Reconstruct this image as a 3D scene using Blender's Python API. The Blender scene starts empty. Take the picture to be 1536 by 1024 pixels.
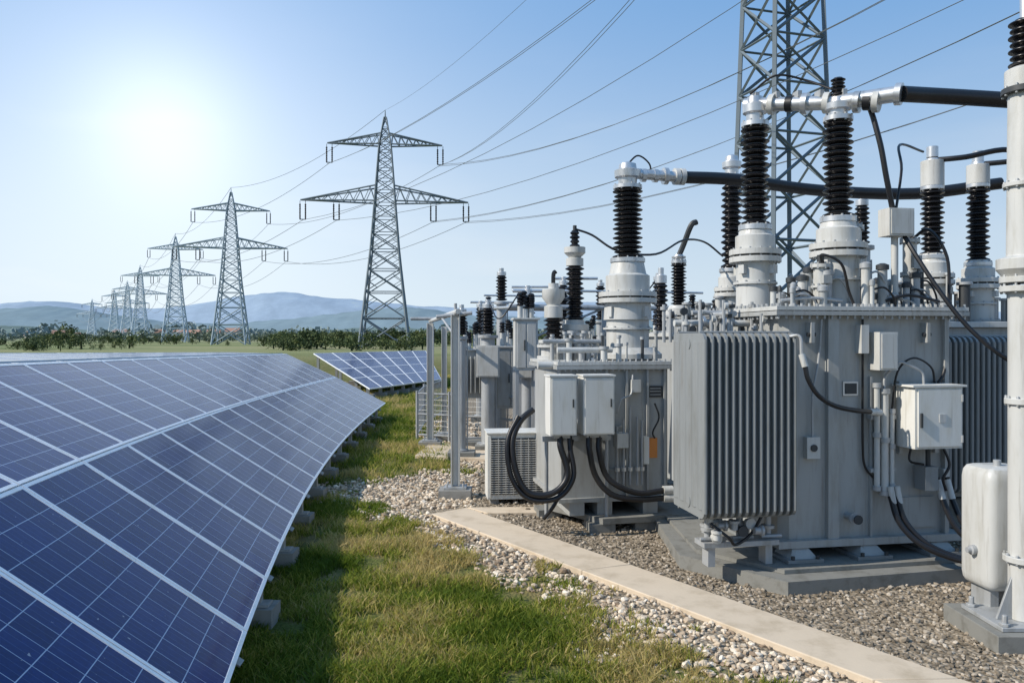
import bpy, math, random
import numpy as np
from mathutils import Vector, Matrix
random.seed(7); rng=np.random.default_rng(7)
S=bpy.context.scene
R=math.radians

# ---------------------------------------------------------------- materials
def newmat(name):
    m=bpy.data.materials.new(name); m.use_nodes=True
    nt=m.node_tree; b=nt.nodes["Principled BSDF"]
    return m,nt,b
def N(nt,t,**kw):
    n=nt.nodes.new(t)
    for k,v in kw.items(): setattr(n,k,v)
    return n
def ramp(nt,pts):
    r=N(nt,'ShaderNodeValToRGB'); e=r.color_ramp.elements
    while len(e)<len(pts): e.new(0.5)
    for i,(p,c) in enumerate(pts):
        e[i].position=p; e[i].color=(*c,1) if len(c)==3 else c
    return r
def math_(nt,op,a,b=None,clamp=False):
    n=N(nt,'ShaderNodeMath',operation=op); n.use_clamp=clamp
    for i,x in enumerate((a,b)):
        if x is None: continue
        if isinstance(x,(int,float)): n.inputs[i].default_value=x
        else: nt.links.new(x,n.inputs[i])
    return n.outputs[0]
def paint(name,col,rough=0.42,metal=0.0,dirt=0.35,scale=3.0,bump=0.15,streak=True,grime=0.0):
    m,nt,b=newmat(name); L=nt.links
    tc=N(nt,'ShaderNodeTexCoord')
    mp=N(nt,'ShaderNodeMapping'); mp.inputs['Scale'].default_value=(1,1,0.22 if streak else 1)
    L.new(tc.outputs['Object'],mp.inputs[0])
    n1=N(nt,'ShaderNodeTexNoise'); n1.inputs['Scale'].default_value=scale*3; n1.inputs['Detail'].default_value=8; n1.inputs['Roughness'].default_value=0.65
    L.new(mp.outputs[0],n1.inputs['Vector'])
    d=tuple(c*(1-dirt) for c in col); d=(d[0]*1.03,d[1]*1.0,d[2]*0.93)
    r=ramp(nt,[(0.28,d),(0.5,col),(0.75,tuple(min(1,c*1.06) for c in col))])
    L.new(n1.outputs[0],r.inputs[0]); out=r.outputs[0]
    if grime:
        mp2=N(nt,'ShaderNodeMapping'); mp2.inputs['Scale'].default_value=(1,1,0.07); L.new(tc.outputs['Object'],mp2.inputs[0])
        n3=N(nt,'ShaderNodeTexNoise'); n3.inputs['Scale'].default_value=26; n3.inputs['Detail'].default_value=6; n3.inputs['Roughness'].default_value=.6; L.new(mp2.outputs[0],n3.inputs['Vector'])
        g=ramp(nt,[(.56,(0,0,0)),(.74,(grime,grime,grime))]); L.new(n3.outputs[0],g.inputs[0])
        mxg=N(nt,'ShaderNodeMix',data_type='RGBA'); L.new(g.outputs[0],mxg.inputs[0]); L.new(out,mxg.inputs[6]); mxg.inputs[7].default_value=(.15,.12,.09,1); out=mxg.outputs[2]
    L.new(out,b.inputs['Base Color'])
    n2=N(nt,'ShaderNodeTexNoise'); n2.inputs['Scale'].default_value=40; n2.inputs['Detail'].default_value=4
    L.new(tc.outputs['Object'],n2.inputs['Vector'])
    rr=N(nt,'ShaderNodeMapRange'); rr.inputs['To Min'].default_value=rough-0.12; rr.inputs['To Max'].default_value=rough+0.18
    L.new(n1.outputs[0],rr.inputs[0]); L.new(rr.outputs[0],b.inputs['Roughness'])
    bp=N(nt,'ShaderNodeBump'); bp.inputs['Strength'].default_value=bump; bp.inputs['Distance'].default_value=0.002
    L.new(n2.outputs[0],bp.inputs['Height']); L.new(bp.outputs[0],b.inputs['Normal'])
    b.inputs['Metallic'].default_value=metal
    return m
M_gray =paint("grey_enamel",(0.345,0.355,0.35),dirt=.22,grime=.45)
M_rad  =paint("radiator_enamel",(0.225,0.24,0.245),0.40,dirt=.22,grime=.35)
M_light=paint("light_grey_enamel",(0.50,0.505,0.49),0.38,dirt=0.22,grime=.4)
M_white=paint("cabinet_paint",(0.66,0.66,0.63),0.4,dirt=0.15,grime=.25)
M_alu  =paint("aluminium",(0.60,0.61,0.62),0.33,metal=0.75,dirt=0.3)
M_galv =paint("galvanised_steel",(0.38,0.395,0.405),0.5,metal=0.3,dirt=0.35)
M_dark =paint("dark_steel",(0.045,0.05,0.055),0.5,metal=0.2)
M_ins  =paint("brown_black_porcelain",(0.010,0.0095,0.011),0.24,dirt=0.1,bump=0.02)
M_rub  =paint("black_rubber",(0.009,0.009,0.011),0.38,dirt=0.2,bump=0.05)
M_conc =paint("concrete",(0.26,0.255,0.24),0.85,dirt=0.35,scale=2.5,bump=0.6,streak=False)
M_base =paint("plinth_concrete",(0.20,0.20,0.185),0.85,dirt=0.4,scale=2.5,bump=0.6,streak=False)
M_frame=paint("panel_frame_aluminium",(0.80,0.82,0.85),0.35,metal=0.2,dirt=0.12)
M_orange=paint("warning_label",(0.6,0.22,0.05),0.5,dirt=0.2)
M_black=paint("nameplate",(0.03,0.035,0.04),0.4)
MATS=[M_gray,M_light,M_ins,M_rub,M_alu,M_white,M_dark,M_orange,M_rad,M_galv,M_base,M_black,M_conc]
GRAY,LIGHT,INS,RUB,ALU,WHITE,DARK,ORANGE,RAD,GALV,BASE,BLACK,CONC=range(13)

# ---------------------------------------------------------------- mesh builder
class Bd:
    def __init__(s,name,mats=MATS,loc=(0,0,0),rz=0.0):
        s.n=name;s.m=mats;s.v=[];s.f=[];s.mi=[];s.loc=loc;s.rz=rz;s.uv=None
    def add(s,vs,fs,mat):
        o=len(s.v); s.v.extend([tuple(p) for p in vs])
        for f in fs: s.f.append(tuple(i+o for i in f)); s.mi.append(mat)
    def box(s,x0,x1,y0,y1,z0,z1,mat=0,rz=0,tilt=0):
        cx,cy,cz=(x0+x1)/2,(y0+y1)/2,(z0+z1)/2
        vs=[]
        for z in(z0,z1):
            for (x,y) in((x0,y0),(x1,y0),(x1,y1),(x0,y1)):
                vs.append(Vector((x-cx,y-cy,z-cz)))
        if rz or tilt:
            M=Matrix.Rotation(rz,3,'Z')@Matrix.Rotation(tilt,3,'X'); vs=[M@v for v in vs]
        vs=[(v.x+cx,v.y+cy,v.z+cz) for v in vs]
        s.add(vs,[(3,2,1,0),(4,5,6,7),(0,1,5,4),(1,2,6,5),(2,3,7,6),(3,0,4,7)],mat)
    def prism(s,poly,z0,z1,mat=0):
        n=len(poly); vs=[(x,y,z0) for x,y in poly]+[(x,y,z1) for x,y in poly]
        fs=[tuple(reversed(range(n))),tuple(range(n,2*n))]+[(i,(i+1)%n,n+(i+1)%n,n+i) for i in range(n)]
        s.add(vs,fs,mat)
    def lathe(s,p,prof,mat=0,seg=20,axis=(0,0,1)):
        a=Vector(axis).normalized(); t=Vector((1,0,0)) if abs(a.x)<0.9 else Vector((0,1,0))
        u=a.cross(t).normalized(); w=a.cross(u); p=Vector(p)
        vs=[];fs=[]
        for (z,r) in prof:
            for i in range(seg):
                an=2*math.pi*i/seg
                q=p+a*z+(u*math.cos(an)+w*math.sin(an))*r; vs.append(q)
        for k in range(len(prof)-1):
            for i in range(seg):
                j=(i+1)%seg
                fs.append((k*seg+i,k*seg+j,(k+1)*seg+j,(k+1)*seg+i))
        fs.append(tuple(reversed(range(seg)))); fs.append(tuple((len(prof)-1)*seg+i for i in range(seg)))
        s.add(vs,fs,mat)
    def cyl(s,p0,p1,r,mat=0,r2=None,seg=14):
        p0=Vector(p0);p1=Vector(p1);d=p1-p0
        s.lathe(p0,[(0,r),(d.length,r if r2 is None else r2)],mat,seg,d)
    def ins(s,p,z0,z1,R_,n,mat=INS,seg=24,axis=(0,0,1),core=0.6):
        prof=[];pt=(z1-z0)/n
        for i in range(n):
            z=z0+i*pt; Rr=R_*(1.0 if i%2==0 else 0.9)
            prof+= [(z,R_*core),(z+pt*0.30,Rr*0.97),(z+pt*0.42,Rr),(z+pt*0.52,Rr*0.95),(z+pt*0.85,R_*core)]
        prof.append((z1,R_*core)); s.lathe(p,prof,mat,seg,axis)
    def tube(s,pts,r,mat=RUB,seg=8,sub=6,r2=None):
        P=[Vector(p) for p in pts]; Q=[]
        if len(P)==2 or sub<=1: Q=P
        else:
            E=[P[0]*2-P[1]]+P+[P[-1]*2-P[-2]]
            for i in range(1,len(E)-2):
                for k in range(sub):
                    t=k/sub; a,b,c,d=E[i-1],E[i],E[i+1],E[i+2]
                    Q.append(0.5*((2*b)+(c-a)*t+(2*a-5*b+4*c-d)*t*t+(3*b-a-3*c+d)*t**3))
            Q.append(P[-1])
        n=len(Q); vs=[];fs=[]; pu=None
        for i,q in enumerate(Q):
            d=(Q[min(i+1,n-1)]-Q[max(i-1,0)]).normalized()
            if pu is None:
                t=Vector((0,0,1)) if abs(d.z)<0.9 else Vector((1,0,0)); pu=d.cross(t).normalized()
            else:
                pu=(pu-d*pu.dot(d)).normalized()
            w=d.cross(pu); rr=r if r2 is None else r+(r2-r)*i/(n-1)
            for k in range(seg):
                an=2*math.pi*k/seg; vs.append(q+(pu*math.cos(an)+w*math.sin(an))*rr)
        for i in range(n-1):
            for k in range(seg):
                j=(k+1)%seg; fs.append((i*seg+k,i*seg+j,(i+1)*seg+j,(i+1)*seg+k))
        fs.append(tuple(reversed(range(seg)))); fs.append(tuple((n-1)*seg+k for k in range(seg)))
        s.add(vs,fs,mat)
    def flange(s,p,z,r,h=0.03,mat=0,bolts=10):
        s.lathe((p[0],p[1],z),[(0,r),(h,r)],mat,24)
        for i in range(bolts):
            a=2*math.pi*i/bolts
            s.lathe((p[0]+math.cos(a)*r*0.9,p[1]+math.sin(a)*r*0.9,z-0.012),[(0,0.01),(h+0.028,0.01)],GALV if mat!=GALV else DARK,6)
    def build(s,bevel=0.0,parent=None):
        me=bpy.data.meshes.new(s.n+"_mesh"); me.from_pydata(s.v,[],s.f)
        for m in s.m: me.materials.append(m)
        me.polygons.foreach_set('material_index',s.mi)
        if s.uv is not None:
            uvl=me.uv_layers.new(name="UVMap"); uvl.data.foreach_set('uv',s.uv)
        me.update(); me.set_sharp_from_angle(angle=R(38))
        me.polygons.foreach_set('use_smooth',[True]*len(me.polygons))
        ob=bpy.data.objects.new(s.n,me); ob.location=s.loc; ob.rotation_euler=(0,0,s.rz)
        S.collection.objects.link(ob)
        if bevel:
            b=ob.modifiers.new("bevel",'BEVEL'); b.width=bevel; b.segments=2; b.limit_method='ANGLE'; b.angle_limit=R(50)
            b.use_clamp_overlap=True; b.harden_normals=False
        return ob

# ---------------------------------------------------------------- numpy noise
def vnoise(x,y,seed=0):
    def h(i,j):
        n=(i*374761393+j*668265263+seed*974634777)&0x7fffffff
        n=(n^(n>>13))*1274126177&0x7fffffff
        return ((n^(n>>16))&0xffff)/65535.0
    xi=np.floor(x).astype(np.int64); yi=np.floor(y).astype(np.int64)
    fx=x-xi; fy=y-yi; fx=fx*fx*(3-2*fx); fy=fy*fy*(3-2*fy)
    return (h(xi,yi)*(1-fx)+h(xi+1,yi)*fx)*(1-fy)+(h(xi,yi+1)*(1-fx)+h(xi+1,yi+1)*fx)*fy
def fbm(x,y,seed=0,o=4):
    t=0;a=.5
    for k in range(o): t=t+a*vnoise(x*2**k,y*2**k,seed+k); a*=.5
    return t/(1-.5**o)

# ---------------------------------------------------------------- ground
GY=[-20,0,3,4.75,5.78,6.6,7.6,8.6,9.4,9.9,10.5,11.3,11.8,13,14.5,16,20,26,40,46,60]
GX=[9,3.5,2.0,1.2,.72,.25,-.45,-1.1,-1.6,-2.3,-2.6,-2.3,-.9,-.6,-1.0,-1.5,-1.9,-2.0,-1.5,60,600]
def grassval(x,y):
    g=np.interp(y,GY,GX)
    d=(g-x)+ (fbm(x*1.7,y*1.7,3)-.5)*1.5
    g2=np.where(x>45,1.0,-1.0)
    return np.clip(0.5+np.maximum(d,g2*2)*1.0,0,1)
def axis(lo,hi,step,far):
    a=list(np.arange(lo,hi,step)); s=step; x=a[-1]
    while x<far: s*=1.18; x+=s; a.append(x)
    s=step; x=lo; b=[]
    while x>-far: s*=1.18; x-=s; b.append(x)
    return np.array(b[::-1]+a)
ax=axis(-5,8,0.10,9000); ay=axis(2,20,0.10,9000)
XX,YY=np.meshgrid(ax,ay)
nx,ny=len(ax),len(ay)
near=(np.abs(XX)<30)&(YY<60)&(YY>-10)
ZZ=np.where(near,(fbm(XX*.9,YY*.9,11)-.5)*0.05+(fbm(XX*6,YY*6,15)-.5)*0.012,0)-0.012
co=np.stack([XX.ravel(),YY.ravel(),ZZ.ravel()],1)
idx=np.arange(nx*ny).reshape(ny,nx)
F=np.stack([idx[:-1,:-1],idx[:-1,1:],idx[1:,1:],idx[1:,:-1]],-1).reshape(-1,4)
def npmesh(name,co,F,mats,attrs=None,smooth=False,mi=None):
    me=bpy.data.meshes.new(name+"_mesh"); k=F.shape[1]
    me.vertices.add(len(co)); me.vertices.foreach_set('co',co.astype(np.float32).ravel())
    me.loops.add(F.size); me.loops.foreach_set('vertex_index',F.astype(np.int32).ravel())
    me.polygons.add(len(F)); me.polygons.foreach_set('loop_start',np.arange(0,F.size,k,dtype=np.int32))
    for m in mats: me.materials.append(m)
    if mi is not None: me.polygons.foreach_set('material_index',mi.astype(np.int32))
    me.polygons.foreach_set('use_smooth',np.full(len(F),smooth))
    for n_,a in (attrs or {}).items():
        at=me.attributes.new(n_,'FLOAT','POINT'); at.data.foreach_set('value',a.astype(np.float32).ravel())
    me.update(calc_edges=True); me.validate()
    ob=bpy.data.objects.new(name,me); S.collection.objects.link(ob); return ob

m,nt,b=newmat("ground_mat"); L=nt.links
at=N(nt,'ShaderNodeAttribute',attribute_name='grass'); ge=N(nt,'ShaderNodeNewGeometry')
def noise(sc,det=5,vec=None,rough=.6):
    n=N(nt,'ShaderNodeTexNoise'); n.inputs['Scale'].default_value=sc; n.inputs['Detail'].default_value=det; n.inputs['Roughness'].default_value=rough
    L.new(vec or ge.outputs['Position'],n.inputs['Vector']); return n.outputs[0]
vo=N(nt,'ShaderNodeTexVoronoi'); vo.inputs['Scale'].default_value=38; L.new(ge.outputs['Position'],vo.inputs['Vector'])
vr=N(nt,'ShaderNodeSeparateColor'); L.new(vo.outputs['Color'],vr.inputs[0])
gr=ramp(nt,[(0.0,(.19,.15,.105)),(0.5,(.35,.285,.205)),(1.0,(.50,.425,.33))]); L.new(vr.outputs[0],gr.inputs[0])
vd=ramp(nt,[(0.0,(1,1,1)),(.45,(.75,.75,.75)),(.75,(.25,.25,.25))]); L.new(vo.outputs['Distance'],vd.inputs[0])
mx=N(nt,'ShaderNodeMix',data_type='RGBA',blend_type='MULTIPLY'); mx.inputs[0].default_value=.7
L.new(gr.outputs[0],mx.inputs[6]); L.new(vd.outputs[0],mx.inputs[7])
gs=ramp(nt,[(0.25,(.05,.065,.015)),(0.45,(.10,.115,.03)),(0.58,(.18,.15,.06)),(.75,(.26,.20,.10))]); L.new(noise(2.2,7),gs.inputs[0])
mpf=N(nt,'ShaderNodeMapping'); mpf.inputs['Scale'].default_value=(.35,1,1); L.new(ge.outputs['Position'],mpf.inputs[0])
fld=ramp(nt,[(0.30,(.09,.13,.05)),(0.42,(.14,.18,.07)),(.5,(.24,.25,.12)),(.6,(.29,.27,.15)),(.7,(.11,.15,.06))]); L.new(noise(.012,3,mpf.outputs[0]),fld.inputs[0])
sp=N(nt,'ShaderNodeSeparateXYZ'); L.new(ge.outputs['Position'],sp.inputs[0])
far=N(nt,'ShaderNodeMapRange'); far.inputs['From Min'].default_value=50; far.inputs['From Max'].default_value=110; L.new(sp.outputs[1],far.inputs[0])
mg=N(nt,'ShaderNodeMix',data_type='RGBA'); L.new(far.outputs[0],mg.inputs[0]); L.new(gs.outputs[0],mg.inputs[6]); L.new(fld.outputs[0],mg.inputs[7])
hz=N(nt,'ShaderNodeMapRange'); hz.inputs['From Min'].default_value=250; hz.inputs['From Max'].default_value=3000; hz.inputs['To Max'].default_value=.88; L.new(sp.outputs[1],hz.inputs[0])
mh=N(nt,'ShaderNodeMix',data_type='RGBA'); L.new(hz.outputs[0],mh.inputs[0]); L.new(mg.outputs[2],mh.inputs[6]); mh.inputs[7].default_value=(.36,.43,.46,1)  # aerial haze painted into the ground colour, stronger with distance
th=math_(nt,'ADD',at.outputs['Fac'],math_(nt,'MULTIPLY',math_(nt,'SUBTRACT',noise(22,4),.5),.9))
thr=ramp(nt,[(0.42,(0,0,0)),(0.6,(1,1,1))]); L.new(th,thr.inputs[0])
mm=N(nt,'ShaderNodeMix',data_type='RGBA'); L.new(thr.outputs[0],mm.inputs[0]); L.new(mx.outputs[2],mm.inputs[6]); L.new(mh.outputs[2],mm.inputs[7])
L.new(mm.outputs[2],b.inputs['Base Color']); b.inputs['Roughness'].default_value=.95; b.inputs['Specular IOR Level'].default_value=.15
bp=N(nt,'ShaderNodeBump'); bp.inputs['Strength'].default_value=.9; bp.inputs['Distance'].default_value=.015; bp.invert=True
L.new(vo.outputs['Distance'],bp.inputs['Height']); L.new(bp.outputs[0],b.inputs['Normal'])
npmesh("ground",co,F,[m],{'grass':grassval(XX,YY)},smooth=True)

def ground_z(x,y):
    return (fbm(x*.9,y*.9,11)-.5)*0.05+(fbm(x*6,y*6,15)-.5)*0.012-0.012

# path
M_path=paint("path_concrete",(0.56,0.465,0.35),.9,dirt=.28,scale=1.2,bump=.6,streak=False)
pb=Bd("concrete_path",[M_path])
A=[(-.53,9.25),(2.59,4.62),(7.0,-1.9)]; C=[(-.90,8.92),(2.08,4.60),(6.4,-1.9)]
def lerp(a,b,t): return (a[0]+(b[0]-a[0])*t,a[1]+(b[1]-a[1])*t)
for k,(nn) in enumerate((2,3)):
    for i in range(nn):
        t0=i/nn; t1=(i+1)/nn-.0015
        pb.prism([lerp(C[k],C[k+1],t0),lerp(C[k],C[k+1],t1),lerp(A[k],A[k+1],t1),lerp(A[k],A[k+1],t0)],-.05,.03,0)
pb.prism([(-.52,9.28),(-.28,8.98),(.42,9.0),(.42,9.3)],-.05,.028,0)
pb.build(.008)

# ------------------------------------------------ stones
ico=bpy.data.meshes.new("t")
import bmesh
bm=bmesh.new(); bmesh.ops.create_icosphere(bm,subdivisions=1,radius=1); bm.to_mesh(ico); bm.free()
iv=np.array([v.co[:] for v in ico.vertices]); iF=np.array([p.vertices[:] for p in ico.polygons])
def inpath(x,y,ov=0.0):
    t=(y-8.9)/(4.6-8.9); xc=-.86+t*(2.06+.86); xw=xc+.46
    return (x>xc+ov)&(x<xw+.10-ov)&(y<9.3)
def stones(name,n,reg,size,col,test,seed):
    x=rng.uniform(reg[0],reg[1],n); u=rng.random(n); y=reg[2]*(reg[3]/reg[2])**u
    k=test(x,y)&(~inpath(x,y,0.015))&((np.abs(x/y)<.72)); x=x[k];y=y[k]; n=len(x)
    big=np.where(rng.random(n)<.06,1.45,1.0)[:,None]
    s=rng.uniform(size[0],size[1],(n,1))*big*rng.uniform(.55,1.25,(n,3)); s[:,2]*=.7
    s*=(.8+.035*y)[:,None]
    V=iv[None]*(1+rng.uniform(-.25,.25,(n,12,1)))*s[:,None,:]
    an=rng.uniform(0,6.28,n); ti=rng.uniform(-.5,.5,n)
    ca,sa=np.cos(an)[:,None],np.sin(an)[:,None]; ct,st=np.cos(ti)[:,None],np.sin(ti)[:,None]
    X,Y,Z=V[...,0],V[...,1],V[...,2]; Y,Z=Y*ct-Z*st,Y*st+Z*ct; X,Y=X*ca-Y*sa,X*sa+Y*ca
    V=np.stack([X+x[:,None],Y+y[:,None],Z+(ground_z(x,y)+s[:,2]*rng.uniform(.1,.8,n))[:,None]],-1)
    Fc=(iF[None]+ (np.arange(n)*12)[:,None,None]).reshape(-1,3)
    val=np.repeat(rng.random(n),12)
    m,nt,b=newmat(name+"_mat"); at=N(nt,'ShaderNodeAttribute',attribute_name='val')
    r=ramp(nt,col); nt.links.new(at.outputs['Fac'],r.inputs[0]); nt.links.new(r.outputs[0],b.inputs['Base Color']); b.inputs['Roughness'].default_value=.85
    b.inputs['Specular IOR Level'].default_value=.2
    npmesh(name,V.reshape(-1,3),Fc,[m],{'val':val},smooth=False)
def yard(x,y):
    t=(y-8.9)/(4.6-8.9); xc=-.86+t*2.92; return np.where(y<9.3, x>xc+.4, x>-.45+0*x)
stones("gravel",60000,(-3,5,3.2,20)[0:4],(.010,.028),[(0,(.26,.19,.13)),(.4,(.48,.385,.28)),(.8,(.64,.54,.415)),(1,(.74,.67,.57))],lambda x,y:(~yard(x,y))&(grassval(x,y)<.45+.45*rng.random(len(x))),1)
stones("gravel",62000,(-1,9,3.6,20),(.009,.021),[(0,(.12,.10,.075)),(.5,(.28,.235,.18)),(.85,(.40,.345,.275)),(1,(.52,.46,.38))],lambda x,y:yard(x,y)&(grassval(x,y)<.6),2)

# ------------------------------------------------ grass
def grass(n,reg,hh,name="grass"):
    x=rng.uniform(reg[0],reg[1],n); u=rng.random(n); y=reg[2]*(reg[3]/reg[2])**u
    g=grassval(x,y); cl=fbm(x*4,y*4,21); c2=fbm(x*14,y*14,28,3)
    k=(g*.75+(cl-.5)*2.2+(c2-.5)*.7+.24>.5+rng.random(n)*.5)&(np.abs(x/y)<.75)&(~inpath(x,y,-.02))&(g>.02)
    x=x[k];y=y[k];cl=cl[k];c2=c2[k];n=len(x)
    h=rng.uniform(hh[0],hh[1],n)*(.35+1.3*cl)*(1+.02*y)*np.clip(.55+.6*g[k],.5,1.1)*(.7+.6*c2); w=rng.uniform(.0018,.0038,n)*(1+.10*y)
    a=rng.uniform(0,6.28,n); dx,dy=np.cos(a),np.sin(a); le=rng.uniform(.2,1.3,n)*h; la=rng.uniform(0,6.28,n); lx,ly=np.cos(la)*le,np.sin(la)*le
    z=ground_z(x,y)-.004
    V=np.stack([np.stack([x-dx*w,y-dy*w,z],-1),np.stack([x+dx*w,y+dy*w,z],-1),
      np.stack([x+lx*.35+dx*w*.8,y+ly*.35+dy*w*.8,z+h*.6],-1),np.stack([x+lx*.35-dx*w*.8,y+ly*.35-dy*w*.8,z+h*.6],-1),
      np.stack([x+lx,y+ly,z+h],-1)],1).reshape(-1,3)
    o=(np.arange(n)*5)[:,None]
    Ft=np.concatenate([o+np.array([[0,1,2]]),o+np.array([[0,2,3]]),o+np.array([[3,2,4]])],0)
    dry=np.clip((fbm(x*1.3,y*1.3,33)-.5)*2.0+.46+rng.normal(0,.2,n),0,1)
    return V,Ft,np.repeat(dry,5)
V1,F1,a1=grass(210000,(-4,2.2,3.4,10.5),(.03,.07)); V2,F2,a2=grass(90000,(-6,.2,10.5,40),(.04,.09))
m,nt,b=newmat("grass_mat"); at=N(nt,'ShaderNodeAttribute',attribute_name='val')
r=ramp(nt,[(0.1,(.085,.135,.014)),(.38,(.185,.235,.028)),(.6,(.33,.325,.062)),(.85,(.50,.40,.17))]); nt.links.new(at.outputs['Fac'],r.inputs[0])
tr=N(nt,'ShaderNodeBsdfTranslucent'); ms=N(nt,'ShaderNodeMixShader'); ms.inputs[0].default_value=.42
nt.links.new(r.outputs[0],b.inputs['Base Color']); nt.links.new(r.outputs[0],tr.inputs[0]); b.inputs['Roughness'].default_value=.6; b.inputs['Specular IOR Level'].default_value=.15
nt.links.new(b.outputs[0],ms.inputs[1]); nt.links.new(tr.outputs[0],ms.inputs[2]); nt.links.new(ms.outputs[0],nt.nodes['Material Output'].inputs[0])
npmesh("grass",np.concatenate([V1,V2]),np.concatenate([F1,F2+len(V1)]),[m],{'val':np.concatenate([a1,a2])})

# ------------------------------------------------ solar panels
m,nt,b=newmat("solar_glass"); L=nt.links
uv=N(nt,'ShaderNodeUVMap'); sx=N(nt,'ShaderNodeSeparateXYZ'); L.new(uv.outputs[0],sx.inputs[0])
def line(src,mult,w):
    f=math_(nt,'FRACT',math_(nt,'MULTIPLY',src,mult)); d=math_(nt,'ABSOLUTE',math_(nt,'SUBTRACT',f,.5))
    return math_(nt,'GREATER_THAN',d,.5-w)
U,Vv=sx.outputs[0],sx.outputs[1]
g1=math_(nt,'MAXIMUM',line(U,6,.012),line(Vv,8,.013))
bus=line(U,18,.02)
wn=N(nt,'ShaderNodeTexWhiteNoise',noise_dimensions='2D'); cb=N(nt,'ShaderNodeCombineXYZ')
L.new(math_(nt,'FLOOR',math_(nt,'MULTIPLY',U,6)),cb.inputs[0]); L.new(math_(nt,'FLOOR',math_(nt,'MULTIPLY',Vv,8)),cb.inputs[1]); L.new(cb.outputs[0],wn.inputs['Vector'])
tc=N(nt,'ShaderNodeTexCoord'); vo=N(nt,'ShaderNodeTexVoronoi'); vo.inputs['Scale'].default_value=60; L.new(tc.outputs['Object'],vo.inputs['Vector'])
sc=N(nt,'ShaderNodeSeparateColor'); L.new(vo.outputs['Color'],sc.inputs[0])
f=math_(nt,'ADD',math_(nt,'MULTIPLY',wn.outputs[0],.4),math_(nt,'MULTIPLY',sc.outputs[0],.35))
cr=ramp(nt,[(0,(.002,.014,.085)),(.5,(.003,.021,.125)),(1,(.005,.032,.17))]); L.new(f,cr.inputs[0])
mb=N(nt,'ShaderNodeMix',data_type='RGBA'); L.new(math_(nt,'MULTIPLY',bus,.25),mb.inputs[0]); L.new(cr.outputs[0],mb.inputs[6]); mb.inputs[7].default_value=(.18,.28,.50,1)
mc=N(nt,'ShaderNodeMix',data_type='RGBA'); L.new(math_(nt,'MULTIPLY',g1,.8),mc.inputs[0]); L.new(mb.outputs[2],mc.inputs[6]); mc.inputs[7].default_value=(.46,.55,.70,1)
nz=N(nt,'ShaderNodeTexNoise'); nz.inputs['Scale'].default_value=2.2; nz.inputs['Detail'].default_value=9; nz.inputs['Roughness'].default_value=.7; L.new(tc.outputs['Object'],nz.inputs['Vector'])
dr=ramp(nt,[(.55,(0,0,0)),(.85,(.05,.05,.05))]); L.new(nz.outputs[0],dr.inputs[0])
md=N(nt,'ShaderNodeMix',data_type='RGBA'); L.new(dr.outputs[0],md.inputs[0]); L.new(mc.outputs[2],md.inputs[6]); md.inputs[7].default_value=(.4,.42,.45,1)
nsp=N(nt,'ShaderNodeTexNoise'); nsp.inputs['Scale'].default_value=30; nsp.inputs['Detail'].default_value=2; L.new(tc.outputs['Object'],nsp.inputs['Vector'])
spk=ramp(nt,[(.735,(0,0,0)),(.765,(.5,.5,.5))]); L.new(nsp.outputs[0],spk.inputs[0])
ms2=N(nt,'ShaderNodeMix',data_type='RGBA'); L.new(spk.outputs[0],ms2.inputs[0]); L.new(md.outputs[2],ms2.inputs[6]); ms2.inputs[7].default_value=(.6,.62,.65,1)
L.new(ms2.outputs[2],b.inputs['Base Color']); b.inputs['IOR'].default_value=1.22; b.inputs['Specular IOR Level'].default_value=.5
rr=N(nt,'ShaderNodeMapRange'); rr.inputs['To Min'].default_value=.04; rr.inputs['To Max'].default_value=.17; L.new(nz.outputs[0],rr.inputs[0]); L.new(rr.outputs[0],b.inputs['Roughness'])
M_sol=m
PM=[M_sol,M_frame,M_galv,M_conc,M_dark]
class Pan(Bd):
    def __init__(s,name): super().__init__(name,PM); s.uvs=[]
    def add(s,vs,fs,mat,uv=None):
        super().add(vs,fs,mat)
        for i,f in enumerate(fs):
            s.uvs.extend(uv if uv else [(0,0)]*len(f))
    def panel(s,a,b,c,d,fw=.024,gap=.006):
        a,b,c,d=[Vector(p) for p in(a,b,c,d)]
        n=(b-a).cross(d-a).normalized()
        if n.z<0: n=-n
        def P(u,v): return a*(1-u)*(1-v)+b*u*(1-v)+c*u*v+d*(1-u)*v
        w=((b-a).length+(c-d).length)/2; h=((d-a).length+(c-b).length)/2
        gu,gv=gap/w,gap/h; fu,fv=(gap+fw)/w,(gap+fw)/h
        q=[P(fu,fv),P(1-fu,fv),P(1-fu,1-fv),P(fu,1-fv)]
        s.add(q,[(0,1,2,3)],0,[(0,0),(1,0),(1,1),(0,1)])
        for (u0,u1,v0,v1) in((gu,1-gu,gv,fv),(gu,1-gu,1-fv,1-gv),(gu,fu,fv,1-fv),(1-fu,1-gu,fv,1-fv)):
            t=[P(u0,v0),P(u1,v0),P(u1,v1),P(u0,v1)]
            vs=[p-n*.035 for p in t]+[p+n*.004 for p in t]
            s.add(vs,[(3,2,1,0),(4,5,6,7),(0,1,5,4),(1,2,6,5),(2,3,7,6),(3,0,4,7)],1)
        t=[P(fu,fv)-n*.02,P(1-fu,fv)-n*.02,P(1-fu,1-fv)-n*.02,P(fu,1-fv)-n*.02]
        s.add(t,[(3,2,1,0)],4)
    def build(s,bevel=0):
        s.uv=np.array(s.uvs,dtype=np.float32).ravel(); return super().build(bevel)
cy=[.5,1,2,3.8,5.74,8.8,12.8,16,19.8]; cx=[-.6,-.72,-.95,-1.33,-1.72,-2.2,-2.66,-2.92,-3.12]
pf=np.polyfit(cy,cx,4)
xl=lambda y: float(np.polyval(pf,y))
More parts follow.
